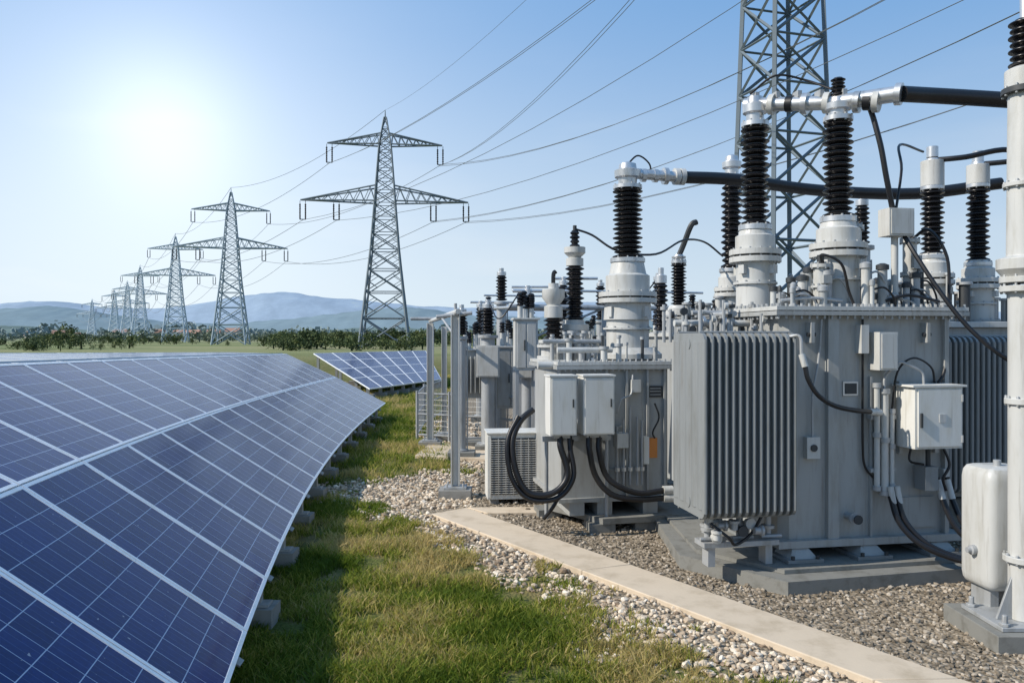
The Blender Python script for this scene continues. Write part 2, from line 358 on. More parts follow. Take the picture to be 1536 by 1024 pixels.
def pt(y,row):
    W=[0,1.22,2.42,3.75][row]
    zl=.36; z1=1.27-.0195*y+.0003*y*y; z2=1.865-.0145*y; z3=1.985-.0185*y
    z=[zl,z1,z2,z3][row]
    return (xl(y)-W, y-.06*W, z)
ar=Pan("solar_panel_array")
for k in range(20):
    y0=.6+k*.96; y1=y0+.96
    for r_ in range(3):
        ar.panel(pt(y0,r_),pt(y1,r_),pt(y1,r_+1),pt(y0,r_+1))
def dn(p,d): return Vector((p[0],p[1],p[2]-d))
for k in range(13):
    y=1.3+k*1.45
    for r_,off in((0,.12),(1,.0),(2,.0)):
        p=Vector(pt(y,r_)); nxt=Vector(pt(y,r_+1)); q=p+(nxt-p).normalized()*off; q.z-=.09
        ar.box(q.x-.03,q.x+.03,q.y-.03,q.y+.03,.0,q.z,2)
        ar.box(q.x-.15,q.x+.13,q.y-.11,q.y+.11,-.05,.11,3)
        ar.box(q.x-.05,q.x+.09,q.y-.06,q.y+.06,.112,.13,2)
    for r_ in range(3):
        p0=dn(pt(y,r_),.075); p1=dn(pt(y,r_+1),.075); ar.cyl(p0,p1,.025,2,seg=4)
for r_,o in ((0,.1),(1,.1),(2,.1),(3,-.1)):
    P0=[pt(y,r_) for y in np.arange(.6,19.9,.96)]
    ar.tube([(p[0]-o,p[1],p[2]-.05+o*.5) for p in P0],.022,2,seg=4,sub=1)
ar.build(0)
fa=Pan("solar_panel_array")
BL,BR,TR,TL=[Vector(p) for p in((-4.45,25,.38),(-2.7,30.6,.38),(-4.1,38.0,1.35),(-7.8,31.4,1.35))]
def fp(u,v): return BL*(1-u)*(1-v)+BR*u*(1-v)+TR*u*v+TL*(1-u)*v
for i in range(7):
    for j in range(4): fa.panel(fp(i/7,j/4),fp((i+1)/7,j/4),fp((i+1)/7,(j+1)/4),fp(i/7,(j+1)/4),fw=.03)
for i in range(8):
    for v in(.05,.5,.95):
        q=fp(min(i/7+.02,.98),v); fa.box(q.x-.05,q.x+.05,q.y-.05,q.y+.05,0,q.z-.05,2); fa.box(q.x-.2,q.x+.2,q.y-.2,q.y+.2,-.05,.18,3)
fa.build(0)

# ------------------------------------------------ lattice towers
def towermat(name,c):
    return paint(name,c,.6,metal=.1,dirt=.12)
def tower(name,x,y,rz,prof,arms,peak,mat,leg=.14,br=.08,ratio=.62,red=True,ins=True,fl=.55):
    t=Bd(name,[mat,M_ins],(x,y,0),rz); att=[]
    zs=[p[0] for p in prof]; ws=[p[1] for p in prof]
    w=lambda z: float(np.interp(z,zs,ws))/2
    H=zs[-1]
    z=0; Zl=[0]
    while z<H-.5:
        z+=max(1.3,w(z)*2*ratio); Zl.append(min(z,H))
    Zl[-1]=H
    C=[(-1,-1),(1,-1),(1,1),(-1,1)]
    for (a,b_) in zip(Zl[:-1],Zl[1:]):
        wa,wb=w(a),w(b_); f=max(fl,1-a/H*.6)
        for i in range(4):
            c0=C[i];c1=C[(i+1)%4]
            A0=(c0[0]*wa,c0[1]*wa,a);A1=(c0[0]*wb,c0[1]*wb,b_);B0=(c1[0]*wa,c1[1]*wa,a);B1=(c1[0]*wb,c1[1]*wb,b_)
            t.cyl(A0,A1,leg*f,0,seg=4); t.cyl(A0,B1,br*f,0,seg=4); t.cyl(B0,A1,br*f,0,seg=4)
            t.cyl(A1,B1,br*f*.8,0,seg=4)
            if wa>1.6 and red:
                mA=Vector(A0).lerp(A1,.5); mB=Vector(B0).lerp(B1,.5)
                t.cyl(mA,Vector(A0).lerp(B1,.27),br*f*.6,0,seg=3); t.cyl(mB,Vector(B0).lerp(A1,.27),br*f*.6,0,seg=3)
                t.cyl(mA,Vector(B0).lerp(A1,.77),br*f*.6,0,seg=3); t.cyl(mB,Vector(A0).lerp(B1,.77),br*f*.6,0,seg=3)
    for (za,span,rise,fracs) in arms:
        for sd in(-1,1):
            wa=w(za); wt=w(za+rise); tip=Vector((sd*span,0,za+.15))
            for yy in(-1,1):
                lo0=Vector((sd*wa,yy*wa,za)); up0=Vector((sd*wt,yy*wt,za+rise))
                t.cyl(lo0,tip,br*1.1,0,seg=4); t.cyl(up0,tip,br*1.1,0,seg=4)
                n=7; pl=lo0
                for k in range(1,n):
                    q=lo0.lerp(tip,k/n); p2=up0.lerp(tip,(k-.5)/n)
                    t.cyl(pl,p2,br*.6,0,seg=3); t.cyl(p2,q,br*.6,0,seg=3); pl=q
            for k in range(1,6):
                q0=Vector((sd*wa,-wa,za)).lerp(tip,k/6); q1=Vector((sd*wa,wa,za)).lerp(tip,k/6); t.cyl(q0,q1,br*.6,0,seg=3)
            for fr in fracs:
                px=sd*(wa+(span-wa)*fr); 
                if ins:
                    for o in(-.45,.45):
                        t.cyl((px+o,0,za),(px+o,0,za-.5),.05,0,seg=4); t.ins((px+o,0,za-.5),0,-2.6,.16,8,1,seg=8)
                    t.cyl((px-.5,0,za-3.1),(px+.5,0,za-3.1),.08,0,seg=4)
                att.append(Vector((px,0,za-3.2)))
    t.cyl((0,0,H-.2),(0,0,peak),.14,0,r2=.06,seg=4)
    att.append(Vector((0,0,peak)))
    t.build()
    Mz=Matrix.Rotation(rz,3,'Z'); return [Mz@a+Vector((x,y,0)) for a in att]
PR=[(0,8.2),(16,4.7),(24.7,3.4),(34.3,2.0),(39,.4)]
AR=[(24.7,14.0,2.6,(.52,.97)),(34.3,9.6,1.9,(.96,))]
spec=[(-21.4,135,.10,(.15,.19,.225)),(-72,205,.18,(.25,.32,.38)),(-124.5,296,.2,(.35,.44,.52)),(-198,426,.2,(.43,.52,.60)),(-262,545,.2,(.48,.57,.65)),(-318,640,.2,(.51,.60,.68)),(-420,800,.2,(.54,.63,.71))]  # steel gets paler and bluer per tower: distance haze put into its colour
atts=[]
for i,(x,y,rz,c) in enumerate(spec):
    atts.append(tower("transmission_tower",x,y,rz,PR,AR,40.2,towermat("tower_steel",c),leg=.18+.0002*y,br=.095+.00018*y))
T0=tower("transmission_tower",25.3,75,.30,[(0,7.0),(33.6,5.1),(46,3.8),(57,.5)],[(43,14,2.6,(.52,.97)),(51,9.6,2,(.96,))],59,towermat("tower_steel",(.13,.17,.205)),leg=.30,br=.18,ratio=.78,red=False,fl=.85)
wm=paint("conductor_aluminium",(.20,.215,.23),.5,metal=.5)
wr=Bd("overhead_power_lines",[wm])
def wire(a,b_,sag,r=.035,t1=1.0,n=24,twin=.0):
    a=Vector(a);b_=Vector(b_)
    for o in ((0,) if not twin else (-twin,twin)):
        pts=[a.lerp(b_,t)+Vector((o,0,-sag*4*t*(1-t)+o*.4)) for t in [i/n*t1 for i in range(n+1)]]
        wr.tube(pts,r,0,seg=4,sub=1)
for i in range(len(atts)-1):
    for a,b_ in zip(atts[i],atts[i+1]):
        wire(a,b_,(b_-a).length*.035,r=.03+.00012*a.y)
pk=atts[0][-1]
rt=sorted([p for p in atts[0][:-1]],key=lambda p:(-p.z,p.x))
UL,UR=rt[0],rt[1]; low=rt[2:]
wire(UL,(11.6,60,31.5),2.0,t1=2.2,twin=.35); wire(UR,(31.6,60,29.2),3.2,t1=2.2,twin=.35)
wire(UR,(11.0,60,29.5),2.4,t1=2.2,twin=.3)
wire(low[0],(23,60,31),3.4,t1=2.2); wire(low[1],(28,60,24.5),2.8,t1=2.2)
wire(low[2],(41.6,60,28),3.2,t1=2.2,twin=.3); wire(low[3],(46,60,23.5),2.8,t1=2.2,twin=.3)
wire(pk,(5,60,31),1.2,t1=2.2,r=.022)
wr.build()

# ------------------------------------------------ hills
def hill(name,Y0,depth,prof,col,seed,rough=12):  # col carries painted aerial haze, bluer for the farther ridges
    xs=np.linspace(-1.1*Y0,1.1*Y0,420); ds=np.linspace(0,1,18)
    pu=np.array([p[0] for p in prof],float)*Y0; pz=np.array([p[1] for p in prof],float)*Y0
    base=np.interp(xs,pu,pz); ker=np.hanning(15);ker/=ker.sum(); base=np.convolve(np.pad(base,7,'edge'),ker,'valid')
    X,D=np.meshgrid(xs,ds); Z=base[None]*np.sin(D*math.pi)**.8*(1+ (fbm(X/Y0*9,D*5,seed)-.5)*.3)+ (fbm(X/Y0*120,D*12,seed+5)-.5)*rough*np.sin(D*math.pi)-3
    co=np.stack([X.ravel(),(Y0+(D-.5)*depth).ravel(),Z.ravel()],1); i=np.arange(X.size).reshape(X.shape)
    F=np.stack([i[:-1,:-1],i[:-1,1:],i[1:,1:],i[1:,:-1]],-1).reshape(-1,4)
    m,nt,b=newmat(name+"_mat"); n=N(nt,'ShaderNodeTexNoise'); n.inputs['Scale'].default_value=.006; n.inputs['Detail'].default_value=10; n.inputs['Roughness'].default_value=.7
    g=N(nt,'ShaderNodeNewGeometry'); nt.links.new(g.outputs['Position'],n.inputs['Vector'])
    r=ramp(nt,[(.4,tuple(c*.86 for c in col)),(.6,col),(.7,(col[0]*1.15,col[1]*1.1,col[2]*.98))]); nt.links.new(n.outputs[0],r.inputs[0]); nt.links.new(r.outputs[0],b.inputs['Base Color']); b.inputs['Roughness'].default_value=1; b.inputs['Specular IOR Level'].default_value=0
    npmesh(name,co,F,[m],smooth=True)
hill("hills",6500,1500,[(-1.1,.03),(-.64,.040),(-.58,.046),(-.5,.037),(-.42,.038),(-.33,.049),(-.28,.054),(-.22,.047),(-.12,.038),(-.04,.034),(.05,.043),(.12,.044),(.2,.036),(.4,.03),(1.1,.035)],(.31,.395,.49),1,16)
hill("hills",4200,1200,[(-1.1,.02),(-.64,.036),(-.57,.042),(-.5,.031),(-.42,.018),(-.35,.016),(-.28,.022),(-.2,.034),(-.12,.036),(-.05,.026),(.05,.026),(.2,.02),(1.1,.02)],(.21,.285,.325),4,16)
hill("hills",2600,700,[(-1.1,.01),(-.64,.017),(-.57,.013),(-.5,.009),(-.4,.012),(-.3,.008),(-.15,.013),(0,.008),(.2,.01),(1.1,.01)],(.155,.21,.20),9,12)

# ------------------------------------------------ trees
def foliage(name,items,leaf,cols,nl,trunk=True):
    V=[];Fq=[];val=[];o=0
    for (x,y,h,w) in items:
        nc=rng.integers(6,11); 
        for c in range(nc):
            ang=rng.uniform(0,6.28); rr=w*.5*rng.uniform(0,.95); cz=h*rng.uniform(.22,.85); cr=w*rng.uniform(.12,.28)*(1.15-cz/h*.5)
            cxx,cyy=x+math.cos(ang)*rr,y+math.sin(ang)*rr; n=nl//nc
            d=rng.normal(size=(n,3)); d/=np.linalg.norm(d,axis=1)[:,None]; p=np.array([cxx,cyy,cz])+d*cr*rng.uniform(.4,1.15,(n,1))*np.array([1,1,.85])
            t1=rng.normal(size=(n,3)); t2=rng.normal(size=(n,3)); t1/=np.linalg.norm(t1,axis=1)[:,None]; t2/=np.linalg.norm(t2,axis=1)[:,None]
            s=leaf*w*rng.uniform(.6,1.3,(n,1)); q=np.stack([p-t1*s,p+t2*s,p+t1*s,p-t2*s],1); q[...,2]=np.maximum(q[...,2],.02)
            V.append(q.reshape(-1,3)); Fq.append(np.arange(n*4).reshape(n,4)+o); o+=n*4
            val.append(np.repeat(np.clip(rng.uniform(.1,.9)+rng.normal(0,.12,n),0,1),4))
        q=[]
        for zz,r_ in((-.1,.035*w),(h*.6,.015*w)):
            for k in range(4): q.append((x+math.cos(k*1.57)*r_,y+math.sin(k*1.57)*r_,zz))
        V.append(np.array(q)); Fq.append(np.array([[k,(k+1)%4,4+(k+1)%4,4+k] for k in range(4)])+o); o+=8; val.append(np.zeros(8))
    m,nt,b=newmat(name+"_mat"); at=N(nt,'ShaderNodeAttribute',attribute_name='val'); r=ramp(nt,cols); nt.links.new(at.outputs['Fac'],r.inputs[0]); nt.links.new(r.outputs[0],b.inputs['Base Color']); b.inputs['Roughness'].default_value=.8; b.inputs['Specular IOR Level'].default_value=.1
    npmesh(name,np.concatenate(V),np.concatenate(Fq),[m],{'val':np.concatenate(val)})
it=[]
while len(it)<240:
    y=rng.uniform(110,270); x=rng.uniform(-.72,.1)*y
    if fbm(np.array([x*.03]),np.array([y*.05]),77)[0]<.53 and x/y<-.30: continue
    h=rng.uniform(.8,2.5)*(1.25 if x/y>-.33 else .9)+(y-120)/140*.8; h=max(h,.7); it.append((x,y,h,h*rng.uniform(1.2,2.6)))
it+=[(-73,132,4.1,5.5),(-76,134,3.4,5),(-70,130,3.1,4.5),(-79,136,2.9,4),(-36,140,3.6,5),(-26,140,3.8,4.5),(-31,150,3.4,5),(-14,125,3.2,4),(-24,130,2.9,5)]
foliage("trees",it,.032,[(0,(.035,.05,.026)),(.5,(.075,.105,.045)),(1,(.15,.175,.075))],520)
it=[]
for i in range(360):
    y=rng.uniform(300,650); x=rng.uniform(-.72,.75)*y; h=rng.uniform(2.4,5.6); it.append((x,y,h,h*rng.uniform(1.3,3.0)))
foliage("trees",it,.05,[(0,(.10,.135,.115)),(.5,(.14,.18,.14)),(1,(.20,.23,.17))],200)  # distance haze mixed into these leaf colours
it=[]
for i in range(340):
    y=rng.uniform(800,2000); x=rng.uniform(-.72,.75)*y; h=rng.uniform(6,13); it.append((x,y,h,h*rng.uniform(2,6)))
foliage("trees",it,.06,[(0,(.18,.235,.235)),(1,(.26,.31,.30))],120)  # farthest trees: leaf colours greyed and blued as painted haze

# houses
mh1=paint("render_wall",(.55,.51,.46),.8); mh2=paint("tile_roof",(.34,.20,.15),.8); 
for i in range(24):
    y=rng.uniform(650,1300); x=rng.uniform(-.66,.02)*y; w=rng.uniform(9,16); d=9; h=rng.uniform(4,6.5); r_=rng.uniform(2.5,4)
    hb=Bd("house",[mh1,mh2,M_black],(x,y,0),rng.uniform(-.6,.6))
    hb.box(-w/2,w/2,-d/2,d/2,0,h,0)
    hb.add([(-w/2-.5,-d/2-.5,h),(w/2+.5,-d/2-.5,h),(w/2+.5,d/2+.5,h),(-w/2-.5,d/2+.5,h),(-w/2-.5,0,h+r_),(w/2+.5,0,h+r_)],[(0,1,5,4),(2,3,4,5),(0,4,3),(1,2,5),(3,2,1,0)],1)
    for k in range(4): hb.box(-w/2+1+k*w/4.4,-w/2+2.2+k*w/4.4,-d/2-.05,-d/2+.05,1.2,2.6,2)
    hb.box(w*.2,w*.2+.8,1,1.8,h+1,h+r_+1.0,0)
    hb.build()

# ================================================ main transformer
t=Bd("power_transformer",loc=(2.14,6.23,0),rz=R(10))
def loc(wx,wy): dx,dy=wx-2.14,wy-6.23; return (.985*dx+.174*dy,-.174*dx+.985*dy)
t.prism([loc(1.46,6.98),loc(2.14,6.20),loc(3.95,6.62),loc(4.0,8.6),loc(1.5,8.6)],-.05,.10,BASE)
t.prism([loc(1.62,7.02),loc(2.18,6.40),loc(3.82,6.74),loc(3.9,8.5),loc(1.6,8.5)],.102,.135,BASE)
X0,X1,Y0,Y1=.2,1.82,.45,1.95
cc=.07
t.prism([(X0+cc,Y0),(X1-cc,Y0),(X1,Y0+cc),(X1,Y1),(X0,Y1),(X0,Y0+cc)],.30,2.18,GRAY)
t.box(X0-.06,X1+.06,Y0-.07,Y1+.06,.24,.30,GRAY)
for x in (X0+.02,.85,X1-.3):
    t.prism([(x-.04,Y0-.15),(x+.28,Y0-.15),(x+.28,Y1),(x-.04,Y1)],.137,.165,RAD)
    t.add([(x,Y0-.12,.165),(x+.24,Y0-.12,.165),(x+.24,Y0+.15,.165),(x,Y0+.15,.165),(x+.05,Y0-.05,.24),(x+.19,Y0-.05,.24),(x+.19,Y0+.15,.24),(x+.05,Y0+.15,.24)],[(3,2,1,0),(4,5,6,7),(0,1,5,4),(1,2,6,5),(2,3,7,6),(3,0,4,7)],GRAY)
    for q in(.0,.22): t.lathe((x+q+.01,Y0-.135,.165),[(0,.016),(.03,.016)],DARK,6)
t.box(X0-.09,X1+.09,Y0-.09,Y1+.09,2.18,2.215,GRAY); t.box(X0-.085,X1+.085,Y0-.085,Y1+.085,2.222,2.255,LIGHT)
for i in range(26):
    x=X0-.06+i*(X1-X0+.12)/25; t.cyl((x,Y0-.062,2.15),(x,Y0-.062,2.28),.011,GALV,seg=6)
for i in range(20):
    y=Y0-.04+i*(Y1-Y0+.08)/19; t.cyl((X0-.062,y,2.15),(X0-.062,y,2.28),.011,GALV,seg=6)
t.box(.60,.70,Y0-.05,Y0,.30,2.18,GRAY)
t.box(X1-.12,X1-.08,Y0-.05,Y0,.30,2.18,GRAY); t.box(1.0,1.02,Y0-.035,Y0,.30,1.66,GRAY)
t.box(1.3,1.62,Y0-.02,Y0,.36,.62,GRAY)
for x in (.42,1.5):
    t.box(x,x+.03,Y0-.09,Y0,1.95,2.12,GRAY); t.cyl((x-.02,Y0-.06,2.02),(x+.05,Y0-.06,2.02),.018,DARK,seg=10)
t.box(.76,.90,Y0-.012,Y0-.001,1.50,1.62,ALU); t.box(.775,.885,Y0-.016,Y0-.0125,1.515,1.605,BLACK)
t.cyl((.80,Y0,.48),(.80,Y0-.10,.48),.03,GALV); t.lathe((.80,Y0-.10,.48),[(0,.05),(.02,.05)],GALV,14,(0,-1,0)); t.cyl((.80,Y0-.12,.48),(.80,Y0-.16,.48),.012,DARK); t.lathe((.80,Y0-.16,.48),[(0,.04),(.012,.04)],DARK,12,(0,-1,0))
t.tube([(.93,.42,2.16),(.93,.42,1.7),(.93,.42,1.1),(.95,.42,.9),(1.02,.40,.8)],.010,RUB)
t.tube([(1.72,.42,2.16),(1.73,.42,1.9),(1.70,.41,1.7),(1.62,.38,1.6)],.014,RUB)
t.box(.40,.52,Y0-.06,Y0,.98,1.16,LIGHT); t.tube([(.46,Y0-.04,1.16),(.46,Y0-.04,1.5),(.52,Y0-.03,1.8),(.55,Y0-.03,2.15)],.010,GALV)
t.box(1.68,1.74,Y0-.06,Y0,.72,.86,LIGHT); t.lathe((.46,Y0-.06,1.07),[(0,.03),(.012,.03)],DARK,14,(0,-1,0))
def radiator(b,x0,x1,y0,y1,z0,z1,n,mat=RAD):
    p=(x1-x0)/n
    for i in range(n):
        xc=x0+(i+.5)*p; w=p*.22
        c=.06
        prof=[]
        for (cy_,cz_,a0) in((y0+c,z0+c,180),(y1-c*.3,z0+c*.3,270),(y1-c*.3,z1-c*.3,0),(y0+c,z1-c,90)):
            rad=c if cy_<(y0+y1)/2 else c*.3
            for q in range(4):
                a=R(a0+q*30); prof.append((cy_+rad*math.cos(a),cz_+rad*math.sin(a)))
        vs=[(xc-w,a,b_) for a,b_ in prof]+[(xc+w,a,b_) for a,b_ in prof]
        k=len(prof); b.add(vs,[tuple(range(k)),tuple(reversed(range(k,2*k)))]+[(j,k+j,k+(j+1)%k,(j+1)%k) for j in range(k)],mat)
        b.cyl((xc,y0+.004,z0+c*.8),(xc,y0+.004,z1-c*.8),w*1.25,mat,seg=8)
        nr=5
        for j in range(nr):
            yy=y0+(y1-y0)*(j+.6)/nr
            b.prism([(xc-w-.010,yy-.03),(xc-w,yy-.045),(xc+w,yy-.045),(xc+w+.010,yy-.03),(xc+w+.010,yy+.03),(xc+w,yy+.045),(xc-w,yy+.045),(xc-w-.010,yy+.03)],z0+.07,z1-.07,mat)
    ym=(y0+y1)/2
    for z in(z0+.09,z1-.09): b.cyl((x0+.01,ym,z),(x1-.01,ym,z),.05,mat,seg=14)
    for yy in(y0+.1,y1-.1):
        b.cyl((x0+p*.3,yy,z1+.004),(x1-p*.3,yy,z1+.004),.012,mat,seg=8); b.cyl((x0+p*.3,yy,z0-.004),(x1-p*.3,yy,z0-.004),.012,mat,seg=8)
radiator(t,-.63,.19,.16,.80,.56,2.03,14)
t.box(-.60,.19,.83,.88,.75,1.9,GRAY)
for z in(.7,1.9):
    t.tube([(-.2,.48,z),(-.2,.95,z),(-.1,1.05,z),(.22,1.05,z)],.055,GRAY,12)
    t.lathe((.12,1.05,z),[(0,.09),(.03,.09)],GALV,16,(1,0,0))
for x in(-.48,-.2,.05):
    t.cyl((x,.4,.35),(x,.4,.58),.028,GALV,seg=10); t.lathe((x,.4,.42),[(0,.055),(.025,.055)],GALV,14); t.cyl((x-.08,.36,.36),(x+.1,.36,.36),.016,GALV,seg=8)
for k in range(12):
    x=random.uniform(-.5,.12); y=random.uniform(.25,.5); t.lathe((x,y,random.uniform(.34,.5)),[(0,.03),(.05,.03),(.055,.045),(.075,.045)],random.choice([GALV,DARK,LIGHT]),10,random.choice([(1,0,0),(0,-1,0),(0,0,1)]))
t.box(-.55,.1,.3,.5,.30,.34,GALV); t.box(-.5,-.44,.34,.46,.137,.30,GALV); t.box(0,.06,.34,.46,.137,.30,GALV)
t.tube([(-.5,.3,.5),(-.38,.22,.4),(-.3,.26,.33),(-.15,.3,.4),(-.05,.3,.55)],.012,RUB)
radiator(t,2.0,2.75,.75,1.35,.56,2.0,13); t.cyl((1.8,1.05,1.8),(2.05,1.05,1.8),.05,GRAY); t.cyl((1.8,1.05,.7),(2.05,1.05,.7),.05,GRAY)
# control cabinet
t.box(1.24,1.68,.17,.41,1.07,1.58,WHITE); t.box(1.26,1.66,.152,.168,1.09,1.56,WHITE); t.box(1.45,1.51,.146,.151,1.29,1.36,LIGHT)
t.box(1.21,1.71,.15,.43,1.583,1.60,WHITE); t.box(1.275,1.29,.135,.151,1.25,1.37,DARK)
for z in(1.15,1.49): t.cyl((1.665,.15,z-.03),(1.665,.15,z+.03),.009,GALV,seg=8)
t.box(1.27,1.31,.41,.45,1.0,1.62,GALV); t.box(1.61,1.65,.41,.45,1.0,1.62,GALV)
t.box(1.0,1.17,.29,.45,1.72,2.04,LIGHT); t.box(1.015,1.155,.278,.288,1.735,2.025,LIGHT)
t.box(.88,.95,.36,.45,1.86,2.10,LIGHT)
for x,z0,z1,r_ in((1.03,.70,1.60,.024),(1.10,.66,1.55,.032),(1.17,.72,1.38,.02)):
    t.cyl((x,.37,z0),(x,.37,z1),r_,LIGHT)
    for z in(z0,z1-.03,(z0+z1)/2): t.lathe((x,.37,z),[(0,r_*1.45),(.04,r_*1.45)],GALV,12)
t.box(.98,1.22,.38,.44,1.30,1.335,GALV); t.box(.98,1.22,.38,.44,.85,.885,GALV)
t.tube([(1.10,.37,1.55),(1.11,.37,1.66),(1.2,.32,1.78),(1.28,.3,1.76),(1.4,.3,1.7),(1.42,.3,1.6)],.011,GALV)
t.tube([(1.17,.37,1.38),(1.20,.34,1.7),(1.35,.34,1.82),(1.55,.38,1.74),(1.6,.4,1.6)],.009,RUB)
t.box(1.42,1.54,.28,.42,.70,.90,RAD); t.cyl((1.49,.34,.90),(1.49,.34,1.06),.02,DARK)
t.tube([(1.33,.34,1.07),(1.31,.33,.95),(1.42,.3,.92)],.010,RUB)
t.tube([(1.60,.3,1.07),(1.64,.27,.92),(1.58,.27,.8),(1.61,.27,.7)],.012,RUB)
for i,x in enumerate((1.58,1.67)):
    t.cyl((x,.34,.78),(x+.02,.30,.62),.028,LIGHT)
    t.tube([(x,.34,.80),(x+.02,.30,.62),(x+.06,.16,.38),(x+.22,-.05,.22),(x+.5,-.25,.16),(x+.9,-.4,.13)],.024,RUB)
for i,x in enumerate((1.12,1.18)):
    t.cyl((x,.32,.74),(x+.015,.3,.6),.026,LIGHT)
    t.tube([(x,.32,.66),(x+.03,.24,.45),(x+.16,.1,.28),(x+.45,-.06,.18),(x+.85,-.22,.15),(x+1.5,-.35,.12)],.024,RUB)
t.cyl((.20,.13,1.86),(.22,.11,1.76),.026,LIGHT); t.tube([(.22,.11,1.76),(.24,.1,1.66),(.32,.1,1.54),(.48,.14,1.45),(.7,.2,1.40),(.98,.3,1.37)],.02,RUB); t.cyl((.90,.28,1.375),(1.02,.31,1.365),.028,LIGHT)
t.tube([(.12,.2,2.0),(.19,.14,2.0),(.20,.13,1.86)],.014,GALV)
# bushings -------------------------------------------------
def bushing(b,x,y,z0,zt,zi,zc,rt,ri,n,cap=True):
    h=zt-z0
    b.flange((x,y),z0,rt*1.15,.035,GRAY,12)
    b.lathe((x,y,z0+.03),[(0,rt*.82),(h*.55,rt*.82)],LIGHT,28)
    b.flange((x,y),z0+h*.30,rt*.95,.02,LIGHT,10)
    b.flange((x,y),z0+h*.56,rt*1.12,.05,LIGHT,14); b.flange((x,y),z0+h*.56+.07,rt*1.12,.05,LIGHT,14)
    b.lathe((x,y,z0+h*.56+.05),[(0,rt*.95),(.03,rt*.95)],DARK,24)
    b.lathe((x,y,z0+h*.56+.12),[(0,rt*.85),(h*.16,rt*.85),(h*.18,rt*.72),(h*.30,rt*.62)],LIGHT,28)
    b.flange((x,y),zt-.045,ri*1.15,.045,ALU,10)
    for k in range(4):
        a=k*1.57+.5; b.box(x+math.cos(a)*rt*.9-.03,x+math.cos(a)*rt*.9+.03,y+math.sin(a)*rt*.9-.03,y+math.sin(a)*rt*.9+.03,z0+h*.42,z0+h*.52,LIGHT,rz=a)
    b.ins((x,y,0),zt,zi,ri,n)
    H=zc-zi
    b.flange((x,y),zi,ri*.95,.04,ALU,8)
    b.lathe((x,y,zi+.04),[(0,ri*.6),(H*.25,ri*.62),(H*.3,ri*.85),(H*.55,ri*.88),(H*.62,ri*.6),(H*.8,ri*.55),(H*.84,ri*.3),(H-.04,ri*.25)],ALU,20)
zt=2.255
b1=(.42,1.35); bushing(t,b1[0],b1[1],zt,3.06,4.0,4.30,.215,.135,17)
b2=(.94,.80); bushing(t,b2[0],b2[1],zt,3.07,3.93,4.14,.22,.135,16)
t.ins((b2[0],b2[1],0),4.16,4.32,.065,5,INS); 
p1=Vector((b1[0],b1[1],4.21)); p2=Vector((b2[0],b2[1],4.10)); d=(p2-p1).normalized(); pe=p2+d*.48
pe.z=4.09
t.cyl(p1-d*.1,p2,.065,ALU); t.cyl(p2,pe,.07,ALU)
for k,q in enumerate((p1+d*.14,p1+d*.45,p2-d*.12,p2+d*.14,p2+d*.3,pe)):
    t.lathe(q,[(0,.095),(.05,.095)],ALU if k%2 else LIGHT,18,d)
for q in(p1+d*.3,p2+d*.22): t.lathe(q,[(0,.075),(.06,.075)],RUB,18,d)
for k in range(5):
    q=p1+d*(k*.2); t.box(q.x-.02,q.x+.02,q.y-.05,q.y+.05,q.z+.05,q.z+.11,GALV); 
t.tube([pe+d*.05,pe+Vector((.6,-.02,0)),(3.4,.1,3.98),(5.2,-.2,3.95)],.068,RUB,14)
t.tube([p1+Vector((-.05,0,.1)),p1+Vector((.1,-.2,.22)),p1+Vector((.35,-.3,.16)),p2+Vector((0,0,.1))],.011,RUB)
t.tube([p2+Vector((.02,0,.05)),p2+Vector((.2,-.1,.0)),(1.22,.62,3.75),(1.28,.6,3.4),(1.36,.62,3.1)],.024,RUB)
t.box(1.24,1.48,.5,.66,2.88,3.12,LIGHT); t.box(1.255,1.465,.49,.499,2.895,3.105,LIGHT); t.cyl((1.36,.6,2.25),(1.36,.6,2.88),.03,LIGHT)
t.tube([(1.42,.55,2.88),(1.46,.45,2.7),(1.56,.3,2.4),(1.7,.15,2.1),(1.9,.0,1.85),(2.3,-.1,1.62),(2.7,-.15,1.5)],.02,RUB)
t.tube([(1.37,.6,3.1),(1.5,.7,3.5),(1.7,1.0,3.8),(2.4,1.6,3.9)],.012,RUB)
# top clutter
for k in range(76):
    x=random.uniform(.24,1.76); y=random.uniform(.42,1.8)
    if min(math.hypot(x-b1[0],y-b1[1]),math.hypot(x-b2[0],y-b2[1]))<.27: continue
    h=random.uniform(.06,.34); r_=random.uniform(.012,.045); z=2.256
    c=random.choice([LIGHT,GRAY,GALV,DARK,RAD])
    t.cyl((x,y,z),(x,y,z+h),r_,c,seg=12); t.lathe((x,y,z),[(0,r_*1.7),(.02,r_*1.7)],GALV,12); t.lathe((x,y,z+h),[(0,r_*1.35),(.04,r_*1.35),(.055,r_*.5)],random.choice([GALV,DARK]),12)
    if random.random()<.5: t.tube([(x,y,z+h*.8),(x+.1,y-.02,z+h*.9),(x+.2,y,z+h*.5),(x+.24,y+.02,z)],.009,random.choice([GALV,RUB]))
t.tube([(.25,.55,2.31),(.5,.5,2.33),(.8,.52,2.31)],.014,GALV,8); t.tube([(1.2,.5,2.31),(1.4,.47,2.36),(1.72,.5,2.31)],.014,RUB,8)
for x,y,h in((1.18,.95,.75),(1.32,1.1,.55),(.66,.62,.35),(1.62,.75,.6),(1.5,1.4,.8)):
    t.cyl((x,y,2.25),(x,y,2.25+h),.06,LIGHT,seg=18); t.flange((x,y),2.25+h,.085,.03,LIGHT,8); t.flange((x,y),2.25+h*.5,.08,.02,LIGHT,8); t.cyl((x,y,2.28+h),(x,y,2.36+h),.03,DARK)
    t.box(x-.03,x+.05,y-.1,y-.05,2.25+h*.6,2.25+h*.8,GRAY)
